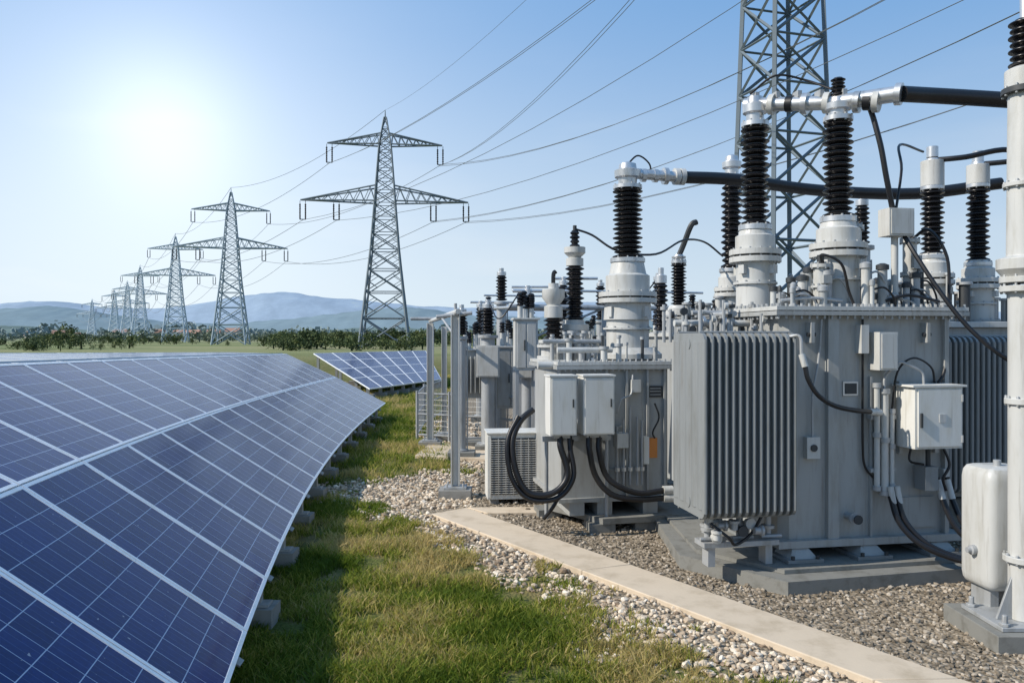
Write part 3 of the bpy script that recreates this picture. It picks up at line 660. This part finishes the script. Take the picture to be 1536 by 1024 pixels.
t.tube([(.66,.58,2.62),(.6,.5,2.7),(.75,.45,2.62),(.85,.5,2.4),(.9,.5,2.28)],.012,RUB); t.tube([(1.62,.72,2.88),(1.7,.6,2.95),(1.8,.5,2.7),(1.78,.45,2.3)],.014,RUB)
for k in range(34):
    x=random.uniform(-.58,.15); y=random.uniform(.6,1.3); h=random.uniform(.04,.28)
    t.cyl((x,y,1.95),(x,y,2.05+h),.016,GALV,seg=8); t.lathe((x,y,2.0+h),[(0,.034),(.03,.034)],random.choice([GALV,DARK,LIGHT]),10,random.choice([(0,0,1),(1,0,0),(0,-1,0)]))
t.cyl((-.55,.95,2.12),(.4,.95,2.12),.03,LIGHT); t.cyl((-.3,1.15,2.22),(.4,1.15,2.22),.022,GALV); t.cyl((-.1,.7,2.2),(-.1,1.4,2.2),.025,GALV)
t.lathe((-.3,.95,2.12),[(0,.065),(.03,.065)],ALU,14,(1,0,0)); t.lathe((-.1,.95,2.12),[(0,.065),(.03,.065)],ALU,14,(1,0,0))
t.build(.004)

# ================================================ second transformer
s=Bd("power_transformer",loc=(.93,8.14,0),rz=R(10))
def loc2(wx,wy): dx,dy=wx-.93,wy-8.14; return (.985*dx+.174*dy,-.174*dx+.985*dy)
s.prism([loc2(.36,8.93),loc2(.93,8.18),loc2(1.95,8.42),loc2(2.0,10.2),loc2(.4,10.2)],.08,.14,BASE)
for p in((.93,8.18),(1.85,8.40),(.42,8.87),(1.4,8.3)): 
    q=loc2(*p); s.box(q[0]-.12,q[0]+.14,q[1]+.02,q[1]+.3,-.04,.078,BASE)
s.box(-.38,.78,.25,1.6,.32,1.66,GRAY); s.box(-.44,.84,.19,1.66,1.66,1.70,GRAY); s.box(-.43,.83,.2,1.65,1.705,1.74,LIGHT)
s.box(-.42,.82,.2,1.64,.28,.32,GRAY)
for x in(-.3,.0,.5): s.box(x,x+.16,.22,1.6,.14,.28,GRAY)
for i in range(20): s.cyl((-.41+i*.064,.215,1.64),(-.41+i*.064,.215,1.765),.010,GALV,seg=6)
for x in(.1,.32,.55,.74): s.box(x-.012,x+.012,.21,.25,.32,1.66,GRAY)
for z in(.6,1.05): s.box(.12,.30,.225,.249,z,z+.02,GRAY)
for x0,x1 in((-.58,-.31),(-.24,.08)):
    s.box(x0,x1,-.12,.12,1.02,1.60,WHITE); s.box(x0+.015,x1-.015,-.135,-.121,1.035,1.585,WHITE); s.box(x0-.01,x1+.01,-.14,.13,1.603,1.62,WHITE)
    s.box(x0+.03,x1-.03,.12,.25,1.1,1.14,GALV); s.cyl((x1-.04,-.14,1.3),(x1-.04,-.14,1.38),.008,DARK)
    s.box(x0+.05,x1-.05,-.05,.05,.985,1.018,GALV)
s.box(-.60,.12,.13,.17,.93,.98,GALV); s.cyl((-.56,.15,.14),(-.56,.15,.98),.02,GALV); s.cyl((.08,.15,.14),(.08,.15,.98),.02,GALV)
s.box(.56,.72,.236,.249,1.36,1.48,BLACK); s.box(.57,.66,.23,.249,.72,.93,ORANGE); s.box(.50,.56,.2,.249,.66,.95,WHITE)
for z in(1.385,1.42,1.45): s.box(.58,.70,.2345,.2358,z,z+.006,LIGHT)
s.box(.18,.3,.1,.25,.85,1.0,LIGHT)
for x in(.2,.27,.34,.42,.47): s.cyl((x,.17,.45),(x,.17,random.uniform(.8,1.3)),.014,GALV); s.lathe((x,.17,.6),[(0,.03),(.04,.03)],ALU,10)
s.tube([(.2,.17,1.2),(.24,.15,1.35),(.35,.17,1.4),(.38,.2,1.6)],.01,GALV)
s.tube([(.62,.2,1.3),(.66,.18,1.15),(.6,.2,1.0),(.62,.2,.93)],.009,RUB); s.box(.36,.46,.17,.25,1.42,1.55,LIGHT)
s.tube([(-.45,-.02,1.0),(-.46,-.05,.9),(-.40,-.1,.62),(-.55,-.1,.45),(-.78,-.05,.45),(-.90,.0,.65),(-.93,.05,.95),(-.84,.1,1.15),(-.70,.14,1.26)],.032,RUB,10)
s.tube([(-.36,-.02,1.0),(-.36,-.05,.88),(-.34,-.1,.6),(-.5,-.1,.40),(-.78,-.05,.39),(-.95,.0,.6),(-.98,.05,.95),(-.86,.1,1.2)],.026,RUB,10)
s.tube([(-.16,-.02,1.0),(-.16,-.05,.85),(-.1,-.06,.6),(.05,-.1,.42),(.3,-.12,.36),(.62,-.1,.36)],.03,RUB,10)
s.tube([(-.05,-.02,1.0),(-.06,-.05,.85),(-.0,-.06,.62),(.12,-.1,.5),(.35,-.12,.42),(.62,-.1,.44)],.03,RUB,10)
s.cyl((.6,-.1,.36),(.7,-.1,.36),.045,LIGHT); s.cyl((.6,-.1,.44),(.7,-.1,.44),.045,LIGHT)
s.tube([(-.3,.1,.95),(-.4,.08,.5),(-.5,.05,.3),(-.6,.1,.15)],.02,RUB)
z0=1.74
bushing(s,.514,.78,z0,2.88,3.66,3.96,.29,.17,15)
s.lathe((.514,.78,z0+.02),[(0,.38),(.05,.38),(.12,.30)],LIGHT,28)
s.lathe((.514,.78,z0+.45),[(0,.27),(.3,.25)],LIGHT,28)
ph=Vector((.514,.78,3.84))
s.cyl(ph,ph+Vector((.62,-.02,-.03)),.06,ALU)
for k in(.16,.3,.42,.55,.62): s.lathe(ph+Vector((k,0,-.02)),[(0,.075+.02*(k>.4)),(.05,.075+.02*(k>.4))],ALU if k<.5 else LIGHT,16,(1,0,0))
s.tube([ph+Vector((.62,-.02,-.03)),ph+Vector((1.3,.0,-.03)),ph+Vector((2.4,.1,-.1)),ph+Vector((3.6,.0,-.12)),ph+Vector((4.6,-.2,0))],.07,RUB,12)
s.tube([ph+Vector((0,0,.1)),ph+Vector((.12,0,.2)),ph+Vector((.25,0,.12)),ph+Vector((.28,0,.0))],.01,RUB)
def small(b,x,y,z0,zi0,zi1,zc,tip,ri,n):
    b.lathe((x,y,z0),[(0,ri*1.6),(.04,ri*1.6)],LIGHT,18); b.lathe((x,y,z0+.04),[(0,ri*1.2),((zi0-z0)*.6,ri*1.2),((zi0-z0)*.65,ri*1.45),((zi0-z0)*.8,ri*1.45),((zi0-z0)*.82,ri),(zi0-z0-.04,ri)],LIGHT,18)
    b.flange((x,y),z0+(zi0-z0)*.6,ri*1.6,.03,LIGHT,8)
    b.ins((x,y,0),zi0,zi1,ri,n,seg=18)
    b.lathe((x,y,zi1),[(0,ri*.9),((zc-zi1)*.4,ri*.9),((zc-zi1)*.45,ri*.6),((zc-zi1)*.7,ri*1.1),(zc-zi1,ri*1.1)],LIGHT,18)
    if tip: b.ins((x,y,0),zc,zc+tip,ri*.55,4,seg=12); b.cyl((x,y,zc+tip),(x,y,zc+tip+.06),ri*.2,DARK)
small(s,.054,1.37,z0,2.2,2.84,3.06,.2,.115,11)
small(s,-.24,1.22,z0,1.97,2.22,2.55,0,.12,5); s.tube([(-.24,1.22,2.5),(-.24,1.22,2.72),(-.21,1.22,2.76)],.025,RUB); s.cyl((-.24,1.22,2.55),(-.24,1.22,2.62),.06,LIGHT)
s.tube([(.054,1.37,3.28),(.25,1.3,3.2),(.5,1.1,3.0),(1.0,1.2,2.98),(1.5,1.6,3.2),(2.0,2.1,3.25),(2.4,2.4,3.1)],.013,RUB)
for k in range(50):
    x=random.uniform(-.36,.76); y=random.uniform(.25,1.5)
    if math.hypot(x-.514,y-.78)<.36: continue
    h=random.uniform(.06,.3); r_=random.uniform(.012,.04)
    s.cyl((x,y,1.74),(x,y,1.74+h),r_,random.choice([LIGHT,GALV,GRAY,DARK]),seg=10); s.lathe((x,y,1.74+h),[(0,r_*1.5),(.03,r_*1.5)],GALV,10)
s.cyl((-.4,.35,1.86),(.2,.35,1.86),.03,LIGHT); s.cyl((-.5,.6,1.95),(.15,.6,1.95),.025,GALV); s.cyl((-.60,.4,1.7),(-.3,.4,1.7),.04,LIGHT)
s.build(.004)

# ================================================ right support column + expansion tank
c=Bd("bushing_support_column",loc=(3.43,5.35,0))
c.prism([(-.33,-.25),(.5,-.25),(.5,.4),(-.33,.4)],-.05,.09,BASE)
c.box(-.26,.4,-.18,.3,.092,.12,GALV)
for x,y in((-.22,-.14),(.3,-.14),(-.22,.24)): c.cyl((x,y,.12),(x,y,.19),.018,GALV,seg=6); c.lathe((x,y,.12),[(0,.035),(.02,.035)],GALV,6)
c.add([(-.2,-.02,.12),(.0,-.02,.12),(0,-.02,.4),(-.1,-.02,.4),(-.2,.0,.12),(0,.0,.12),(0,.0,.4),(-.1,.0,.4)],[(0,1,2,3),(7,6,5,4),(0,4,5,1),(1,5,6,2),(2,6,7,3),(3,7,4,0)],GALV)
c.lathe((0,0,.12),[(0,.10),(2.2,.10)],LIGHT,28)
for z,r_ in((.5,.13),(1.55,.12),(2.30,.15),(2.36,.15)): c.flange((0,0),z,r_,.04,LIGHT,10)
c.lathe((0,0,2.4),[(0,.13),(.05,.17),(.12,.17),(.14,.11),(1.25,.10)],LIGHT,28)
c.flange((0,0),3.0,.13,.03,LIGHT,10); c.flange((0,0),3.62,.14,.04,DARK,10)
c.lathe((0,0,3.66),[(0,.12),(.12,.12),(.14,.08)],LIGHT,20); c.ins((0,0,0),3.8,4.12,.10,7); c.cyl((0,0,4.1),(0,0,4.3),.03,ALU)
c.build(.004)
k=Bd("oil_expansion_tank",loc=(3.40,5.70,0),rz=R(6))
def rr_poly(x0,x1,y0,y1,r_,n=5):
    o=[]
    for (cx_,cy_,a0) in((x0+r_,y0+r_,180),(x1-r_,y0+r_,270),(x1-r_,y1-r_,0),(x0+r_,y1-r_,90)):
        for q in range(n): a=R(a0+q*90/(n-1)); o.append((cx_+r_*math.cos(a),cy_+r_*math.sin(a)))
    return o
poly=rr_poly(-.14,.22,-.2,.14,.06); n_=len(poly)
lay=[(.24,.75),(.255,.90),(.28,.97),(.32,1.0),(1.0,1.0),(1.05,.96),(1.08,.86),(1.09,.7)]
vs=[];fs=[]
for z,sc_ in lay: vs+=[(.04+(x-.04)*sc_,-.03+(y+.03)*sc_,z) for x,y in poly]
for j in range(len(lay)-1):
    for i in range(n_): fs.append((j*n_+i,j*n_+(i+1)%n_,(j+1)*n_+(i+1)%n_,(j+1)*n_+i))
fs.append(tuple(reversed(range(n_)))); fs.append(tuple((len(lay)-1)*n_+i for i in range(n_)))
k.add(vs,fs,LIGHT)
k.box(-.08,-.02,-.12,.08,0,.25,GALV); k.box(.12,.18,-.12,.08,0,.25,GALV); k.box(-.2,.3,-.25,.2,-.05,.04,BASE)
k.lathe((-.14,-.04,.50),[(0,.035),(.03,.035),(.035,.02),(.06,.02)],GALV,12,(-1,0,0)); k.cyl((.03,-.04,1.05),(.03,-.04,1.13),.025,GALV)
k.build(0)

# ================================================ background transformer (right)
q=Bd("power_transformer",loc=(4.0,8.6,0),rz=R(8))
q.box(-.3,2.6,-.2,1.6,.3,2.1,GRAY); q.box(-.36,2.66,-.26,1.66,2.1,2.16,LIGHT); q.box(-.4,2.7,-.3,1.7,0,.3,BASE)
radiator(q,.0,1.6,-.75,-.25,.5,1.9,20)
for (wx,wy,zi0,zi1,zc,ri) in((4.65,8.85,2.90,3.62,4.0,.15),(5.33,9.15,2.85,3.7,4.02,.15),(6.3,9.4,2.85,3.7,4.0,.15)):
    dx,dy=wx-4,wy-8.6; x=.99*dx+.139*dy; y=-.139*dx+.99*dy
    bushing(q,x,y,2.16,zi0,zi1,zc,.2,ri*.85,13); q.cyl((x,y,zc-.02),(x,y,zc+.1),.06,ALU)
    q.cyl((x,y,zi1+.04),(x,y,zc-.06),.12,LIGHT)
    q.tube([(x,y,zc-.05),(x+.25,y-.2,zc-.05),(x+.7,y-.3,zc+.02),(x+1.3,y-.2,zc-.1)],.03,RUB)
for k_ in range(60):
    x=random.uniform(-.2,2.4);y=random.uniform(-.15,1.2);h=random.uniform(.1,.5); r_=random.uniform(.02,.06)
    q.cyl((x,y,2.16),(x,y,2.16+h),r_,random.choice([LIGHT,GRAY,GALV,DARK])); q.lathe((x,y,2.16+h),[(0,r_*1.5),(.03,r_*1.5)],GALV,10)
q.build(.004)
q=Bd("power_transformer",loc=(2.5,10.2,0),rz=R(8))
q.box(-.5,1.6,-.2,1.2,.2,2.0,GRAY); q.box(-.55,1.65,-.25,1.25,2.0,2.05,LIGHT); q.box(-.6,1.7,-.3,1.3,0,.2,BASE)
for (x,y,a_,b_,c_,ri) in((.36,.1,2.88,4.05,4.35,.14),(-.12,.75,2.35,3.0,3.1,.11)):
    bushing(q,x,y,2.05,a_,b_,c_,.2,ri,15)
q.tube([(-.12,.75,3.1),(-.07,.7,3.25),(.0,.6,3.5),(.08,.6,3.55)],.04,DARK)
for k_ in range(56):
    x=random.uniform(-.5,1.5);y=random.uniform(-.2,1.0);h=random.uniform(.1,.45); r_=random.uniform(.02,.06)
    q.cyl((x,y,2.05),(x,y,2.05+h),r_,random.choice([LIGHT,GRAY,GALV,DARK])); q.lathe((x,y,2.05+h),[(0,r_*1.5),(.03,r_*1.5)],GALV,10)
q.build(.004)

# ================================================ yard equipment
def vt(name,x,y,zi0,zi1,ri,rp=.09,n=10,top=.15,box=False,arm=0):
    b=Bd(name,loc=(x,y,0)); b.box(-.22,.22,-.22,.22,-.05,.12,BASE)
    b.lathe((0,0,.12),[(0,rp*1.6),(.03,rp*1.6),(.031,rp),(zi0-.2,rp),(zi0-.19,rp*1.5),(zi0-.14,rp*1.5)],GALV,16)
    if box: b.box(-.2,.2,-.16,.16,zi0-.75,zi0-.2,LIGHT); b.box(-.18,.18,-.175,-.161,zi0-.73,zi0-.22,LIGHT)
    b.ins((0,0,0),zi0,zi1,ri,n,seg=16); b.lathe((0,0,zi1),[(0,ri*.8),(top*.5,ri*.8),(top*.55,ri*.4),(top,ri*.4)],ALU,14)
    if arm: b.cyl((-arm*.3,0,zi1+top*.8),(arm,0,zi1+top*.8),.025,ALU)
    b.cyl((rp+.02,0,.12),(rp+.02,0,zi0-.2),.012,GALV)
    b.build(.003)
vt("post_insulator",-.21,16,2.72,3.22,.12,.10,8)
vt("voltage_transformer",-.42,14,2.05,2.5,.13,.12,8,box=True)
vt("post_insulator",-.83,13.2,2.03,2.38,.10,.07,7)
vt("voltage_transformer",2.42,13,2.1,2.87,.12,.12,10,top=.25)
vt("post_insulator",1.84,15,2.1,2.8,.10,.08,10)
vt("current_transformer",.25,12.6,2.1,2.6,.12,.1,8,box=True,arm=.8)
vt("post_insulator",.9,14,2.3,2.9,.10,.08,8,arm=.6)
vt("post_insulator",1.3,17,2.4,3.1,.12,.1,9); vt("post_insulator",2.1,19,2.4,3.2,.12,.1,9); vt("post_insulator",3.1,17,2.4,3.2,.12,.1,9)
vt("current_transformer",.35,18,2.2,3.0,.14,.13,9,box=True,arm=1.2)
vt("post_insulator",4.55,10.4,3.2,3.7,.10,.1,8); vt("post_insulator",6.3,12,2.6,3.4,.12,.1,8)
vt("post_insulator",-.75,19,2.1,2.7,.12,.1,8,arm=.8)
def cab(name,x,y,w,d,z0,z1,mat=GRAY,fins=False,rz=.1):
    b=Bd(name,loc=(x,y,0),rz=rz)
    b.box(-w/2-.05,w/2+.05,-d/2-.05,d/2+.05,-.05,.12,BASE)
    for sx in(-1,1):
        for sy in(-1,1): b.box(sx*w*.42-.03,sx*w*.42+.03,sy*d*.42-.03,sy*d*.42+.03,.12,z0,GALV)
    b.box(-w/2,w/2,-d/2,d/2,z0,z1,mat); b.box(-w/2-.03,w/2+.03,-d/2-.03,d/2+.03,z1,z1+.03,LIGHT)
    if fins:
        n=int(w/.08)
        for i in range(n): b.box(-w/2+.03+i*.08,-w/2+.05+i*.08,-d/2-.14,-d/2,z0+.1,z1-.1,mat)
    else:
        b.box(-w/2+.03,-.01,-d/2-.015,-d/2-.001,z0+.04,z1-.04,mat); b.box(.01,w/2-.03,-d/2-.015,-d/2-.001,z0+.04,z1-.04,mat)
        b.box(-.04,-.02,-d/2-.04,-d/2-.015,(z0+z1)/2-.08,(z0+z1)/2+.08,DARK)
    for i in range(5):
        x_=random.uniform(-w*.4,w*.4); h=random.uniform(.1,.35); b.cyl((x_,0,z1),(x_,0,z1+h),.04,LIGHT); b.ins((x_,0,z1+h),0,.2,.06,4,seg=10)
    b.build(.004)
cab("distribution_transformer",-.72,14.6,.5,.5,.9,1.75,GRAY,True)
cab("switchgear_cabinet",-.05,14.8,.55,.5,.7,1.8,GRAY); cab("distribution_transformer",.45,15.5,.7,.6,.5,1.6,RAD,True)
cab("switchgear_cabinet",1.1,13,.7,.5,.4,1.7,GRAY); cab("switchgear_cabinet",1.5,16,.9,.6,.3,1.9,LIGHT); cab("distribution_transformer",2.8,15,.9,.6,.3,1.9,RAD,True)
cab("switchgear_cabinet",.20,12.0,.34,.3,1.5,2.25,LIGHT)
cab("switchgear_cabinet",5.6,12,1.5,.8,.3,2.0,GRAY); cab("switchgear_cabinet",3.6,12.5,1.2,.8,.3,2.1,GRAY)
g=Bd("busbar_gantry")
for (x,y,zz) in((-.5,17,2.6),(1.2,17.5,2.6),(.15,13.4,2.5),(1.6,13.8,2.5),(3.2,14.2,2.5)):
    g.box(x-.05,x+.05,y-.05,y+.05,0,zz,GALV); g.box(x-.2,x+.2,y-.2,y+.2,-.05,.1,BASE); g.ins((x,y,zz),0,.25,.07,5,seg=12)
g.cyl((-.7,17,2.6),(1.4,17.5,2.6),.045,GALV); g.cyl((-.05,13.35,2.5),(3.4,14.25,2.5),.045,GALV); g.cyl((.0,13.35,2.78),(3.4,14.25,2.78),.02,ALU)
g.cyl((.15,13.4,1.9),(1.6,13.8,2.5),.02,GALV); g.cyl((-.6,17,2.88),(1.4,17.5,2.88),.02,ALU); g.cyl((.15,13.4,2.5),(-.45,16.9,2.6),.03,ALU)
g.tube([(.15,13.4,2.78),(-.2,13.2,2.3),(-.4,14,2.6)],.012,RUB); g.tube([(1.6,13.8,2.8),(1.9,13.5,2.4),(2.42,13,3.0)],.012,RUB)
g.build(.003)
g=Bd("steel_post_frame")
for (x,y,zz,w) in((-.71,10.05,2.28,.055),(-1.49,14.6,2.25,.06),(-1.32,15.6,2.2,.05)):
    g.box(x-w*.74,x+w*.74,y-w*.2,y+w*.2,.14,zz,LIGHT); g.box(x-w,x-w*.75,y-w,y+w,.14,zz,LIGHT); g.box(x+w*.75,x+w,y-w,y+w,.14,zz,LIGHT)
    g.box(x-.2,x+.2,y-.17,y+.17,-.05,.10,CONC); g.box(x-.14,x+.14,y-.12,y+.12,.102,.13,GALV)
    for a in(-1,1):
        for b_ in(-1,1): g.cyl((x+a*.1,y+b_*.09,.13),(x+a*.1,y+b_*.09,.17),.012,GALV,seg=6)
g.cyl((-.66,9.8,2.31),(-1.53,15.0,2.29),.035,LIGHT); g.cyl((-1.85,14.6,2.33),(-1.3,14.6,2.33),.03,GALV); g.cyl((-.95,10.05,2.25),(-.5,10.05,2.30),.025,GALV)
g.cyl((-.71,10.05,2.0),(-1.0,11.3,2.28),.015,GALV); g.cyl((-.71,10.05,2.28),(-.71,10.05,2.42),.02,GALV)
g.build(.003)
a=Bd("cooling_unit",loc=(.09,9.72,0),rz=R(6))
a.box(-.40,.40,-.14,.28,.06,.84,WHITE); a.box(-.36,.36,-.155,-.141,.12,.79,DARK)
for i in range(24): a.box(-.37,.37,-.170,-.156,.133+i*.0272,.142+i*.0272,LIGHT)
for i in range(9): a.box(-.36+i*.09-.003,-.36+i*.09+.003,-.178,-.173,.12,.79,GALV)
for x in(-.40,.36): a.box(x,x+.04,-.165,-.141,.08,.82,WHITE)
a.box(-.41,.41,-.17,.29,.843,.86,WHITE); a.box(-.36,-.26,-.1,.25,-.02,.06,CONC); a.box(.26,.36,-.1,.25,-.02,.06,CONC)
a.build(.006)
f_=Bd("mesh_fence")
pts=[(-1.75,20.5),(-1.95,17.8),(-1.85,15.6),(-1.2,15.3),(-.55,15.0),(.1,14.4),(.5,13.2)]
for i,(p,p2) in enumerate(zip(pts[:-1],pts[1:])):
    P=Vector((*p,0));Q=Vector((*p2,0))
    f_.cyl(P,P+Vector((0,0,.95)),.028,GALV,seg=8); 
    for z in(.1,.5,.9): f_.cyl(P+Vector((0,0,z)),Q+Vector((0,0,z)),.016,GALV,seg=6)
    n=int((Q-P).length/.10)
    for k_ in range(1,n): r0=P.lerp(Q,k_/n); f_.cyl(r0+Vector((0,0,.1)),r0+Vector((0,0,.9)),.004,GALV,seg=3)
    for z in np.arange(.18,.9,.1): f_.cyl(P+Vector((0,0,z)),Q+Vector((0,0,z)),.0025,GALV,seg=3)
f_.cyl((.5,13.2,0),(.5,13.2,.95),.028,GALV,seg=8)
f_.build()
sl=Bd("concrete_slab",[M_path]); sl.prism([(-1.6,13.2),(-.3,12.8),(.3,13.5),(-1.5,14.9)],-.05,.05,0); sl.build(.01)

# ------------------------------------------------ camera, light, world
cam=bpy.data.cameras.new("Camera"); co_=bpy.data.objects.new("Camera",cam); S.collection.objects.link(co_)
co_.location=(0,0,2.0); co_.rotation_euler=(R(90),0,0); cam.lens=28.125; cam.sensor_width=36; cam.shift_y=-(512-505)/1536.0; cam.clip_end=30000; cam.clip_start=.05
S.camera=co_
az,el=R(-106),R(37)
sd=Vector((math.cos(el)*math.sin(az),math.cos(el)*math.cos(az),math.sin(el)))
sl=bpy.data.lights.new("sun",'SUN'); sl.energy=5.0; sl.angle=R(.5); sl.color=(1,.92,.80)
so=bpy.data.objects.new("sun",sl); so.rotation_euler=sd.to_track_quat('Z','Y').to_euler(); so.location=(-30,-10,30); S.collection.objects.link(so)
w=bpy.data.worlds.new("World"); S.world=w; w.use_nodes=True; nt=w.node_tree; L=nt.links
bg=nt.nodes['Background']; bg.inputs[1].default_value=.1
sk=N(nt,'ShaderNodeTexSky',sky_type='NISHITA'); sk.sun_disc=False; sk.sun_elevation=el; sk.sun_rotation=az; sk.dust_density=.6; sk.air_density=1.0; sk.ozone_density=2.0
tc=N(nt,'ShaderNodeTexCoord'); nm=N(nt,'ShaderNodeVectorMath',operation='NORMALIZE'); L.new(tc.outputs['Generated'],nm.inputs[0])
sxyz=N(nt,'ShaderNodeSeparateXYZ'); L.new(nm.outputs[0],sxyz.inputs[0])
gd=Vector((-523,1200,322)).normalized()
dt=N(nt,'ShaderNodeVectorMath',operation='DOT_PRODUCT'); L.new(nm.outputs[0],dt.inputs[0]); dt.inputs[1].default_value=gd
dm=math_(nt,'MAXIMUM',dt.outputs['Value'],0.0)
gl=math_(nt,'ADD',math_(nt,'MULTIPLY',math_(nt,'POWER',dm,300),2.4),math_(nt,'ADD',math_(nt,'MULTIPLY',math_(nt,'POWER',dm,42),1.9),math_(nt,'MULTIPLY',math_(nt,'POWER',dm,8),1.5)))
bl=N(nt,'ShaderNodeMix',data_type='RGBA'); bl.inputs[0].default_value=.8; L.new(sk.outputs[0],bl.inputs[6]); bl.inputs[7].default_value=(1.8,4.2,8.0,1)
hf=N(nt,'ShaderNodeMapRange'); hf.interpolation_type='SMOOTHSTEP'; hf.inputs['From Min'].default_value=.44; hf.inputs['From Max'].default_value=-.05; L.new(sxyz.outputs[2],hf.inputs[0])
mz=N(nt,'ShaderNodeMix',data_type='RGBA'); L.new(math_(nt,'MULTIPLY',hf.outputs[0],.93),mz.inputs[0]); L.new(bl.outputs[2],mz.inputs[6]); mz.inputs[7].default_value=(6.9,8.0,8.7,1)
gc=N(nt,'ShaderNodeVectorMath',operation='SCALE'); gc.inputs[0].default_value=(1.05,.99,.88); L.new(gl,gc.inputs['Scale'])
mp=N(nt,'ShaderNodeMapping'); mp.inputs['Scale'].default_value=(1,1,5); L.new(nm.outputs[0],mp.inputs[0])
cn=N(nt,'ShaderNodeTexNoise'); cn.inputs['Scale'].default_value=3.2; cn.inputs['Detail'].default_value=9; L.new(mp.outputs[0],cn.inputs['Vector'])
cr=ramp(nt,[(.55,(0,0,0)),(.8,(.25,.25,.25))]); L.new(cn.outputs[0],cr.inputs[0])
cm=N(nt,'ShaderNodeMix',data_type='RGBA'); L.new(math_(nt,'MULTIPLY',cr.outputs[0],hf.outputs[0]),cm.inputs[0]); L.new(mz.outputs[2],cm.inputs[6]); cm.inputs[7].default_value=(8.6,8.8,9.0,1)
ad=N(nt,'ShaderNodeVectorMath',operation='ADD'); L.new(cm.outputs[2],ad.inputs[0]); L.new(gc.outputs[0],ad.inputs[1])
L.new(ad.outputs[0],bg.inputs[0])
S.view_settings.view_transform='Standard'; S.view_settings.look='None'; S.view_settings.exposure=0
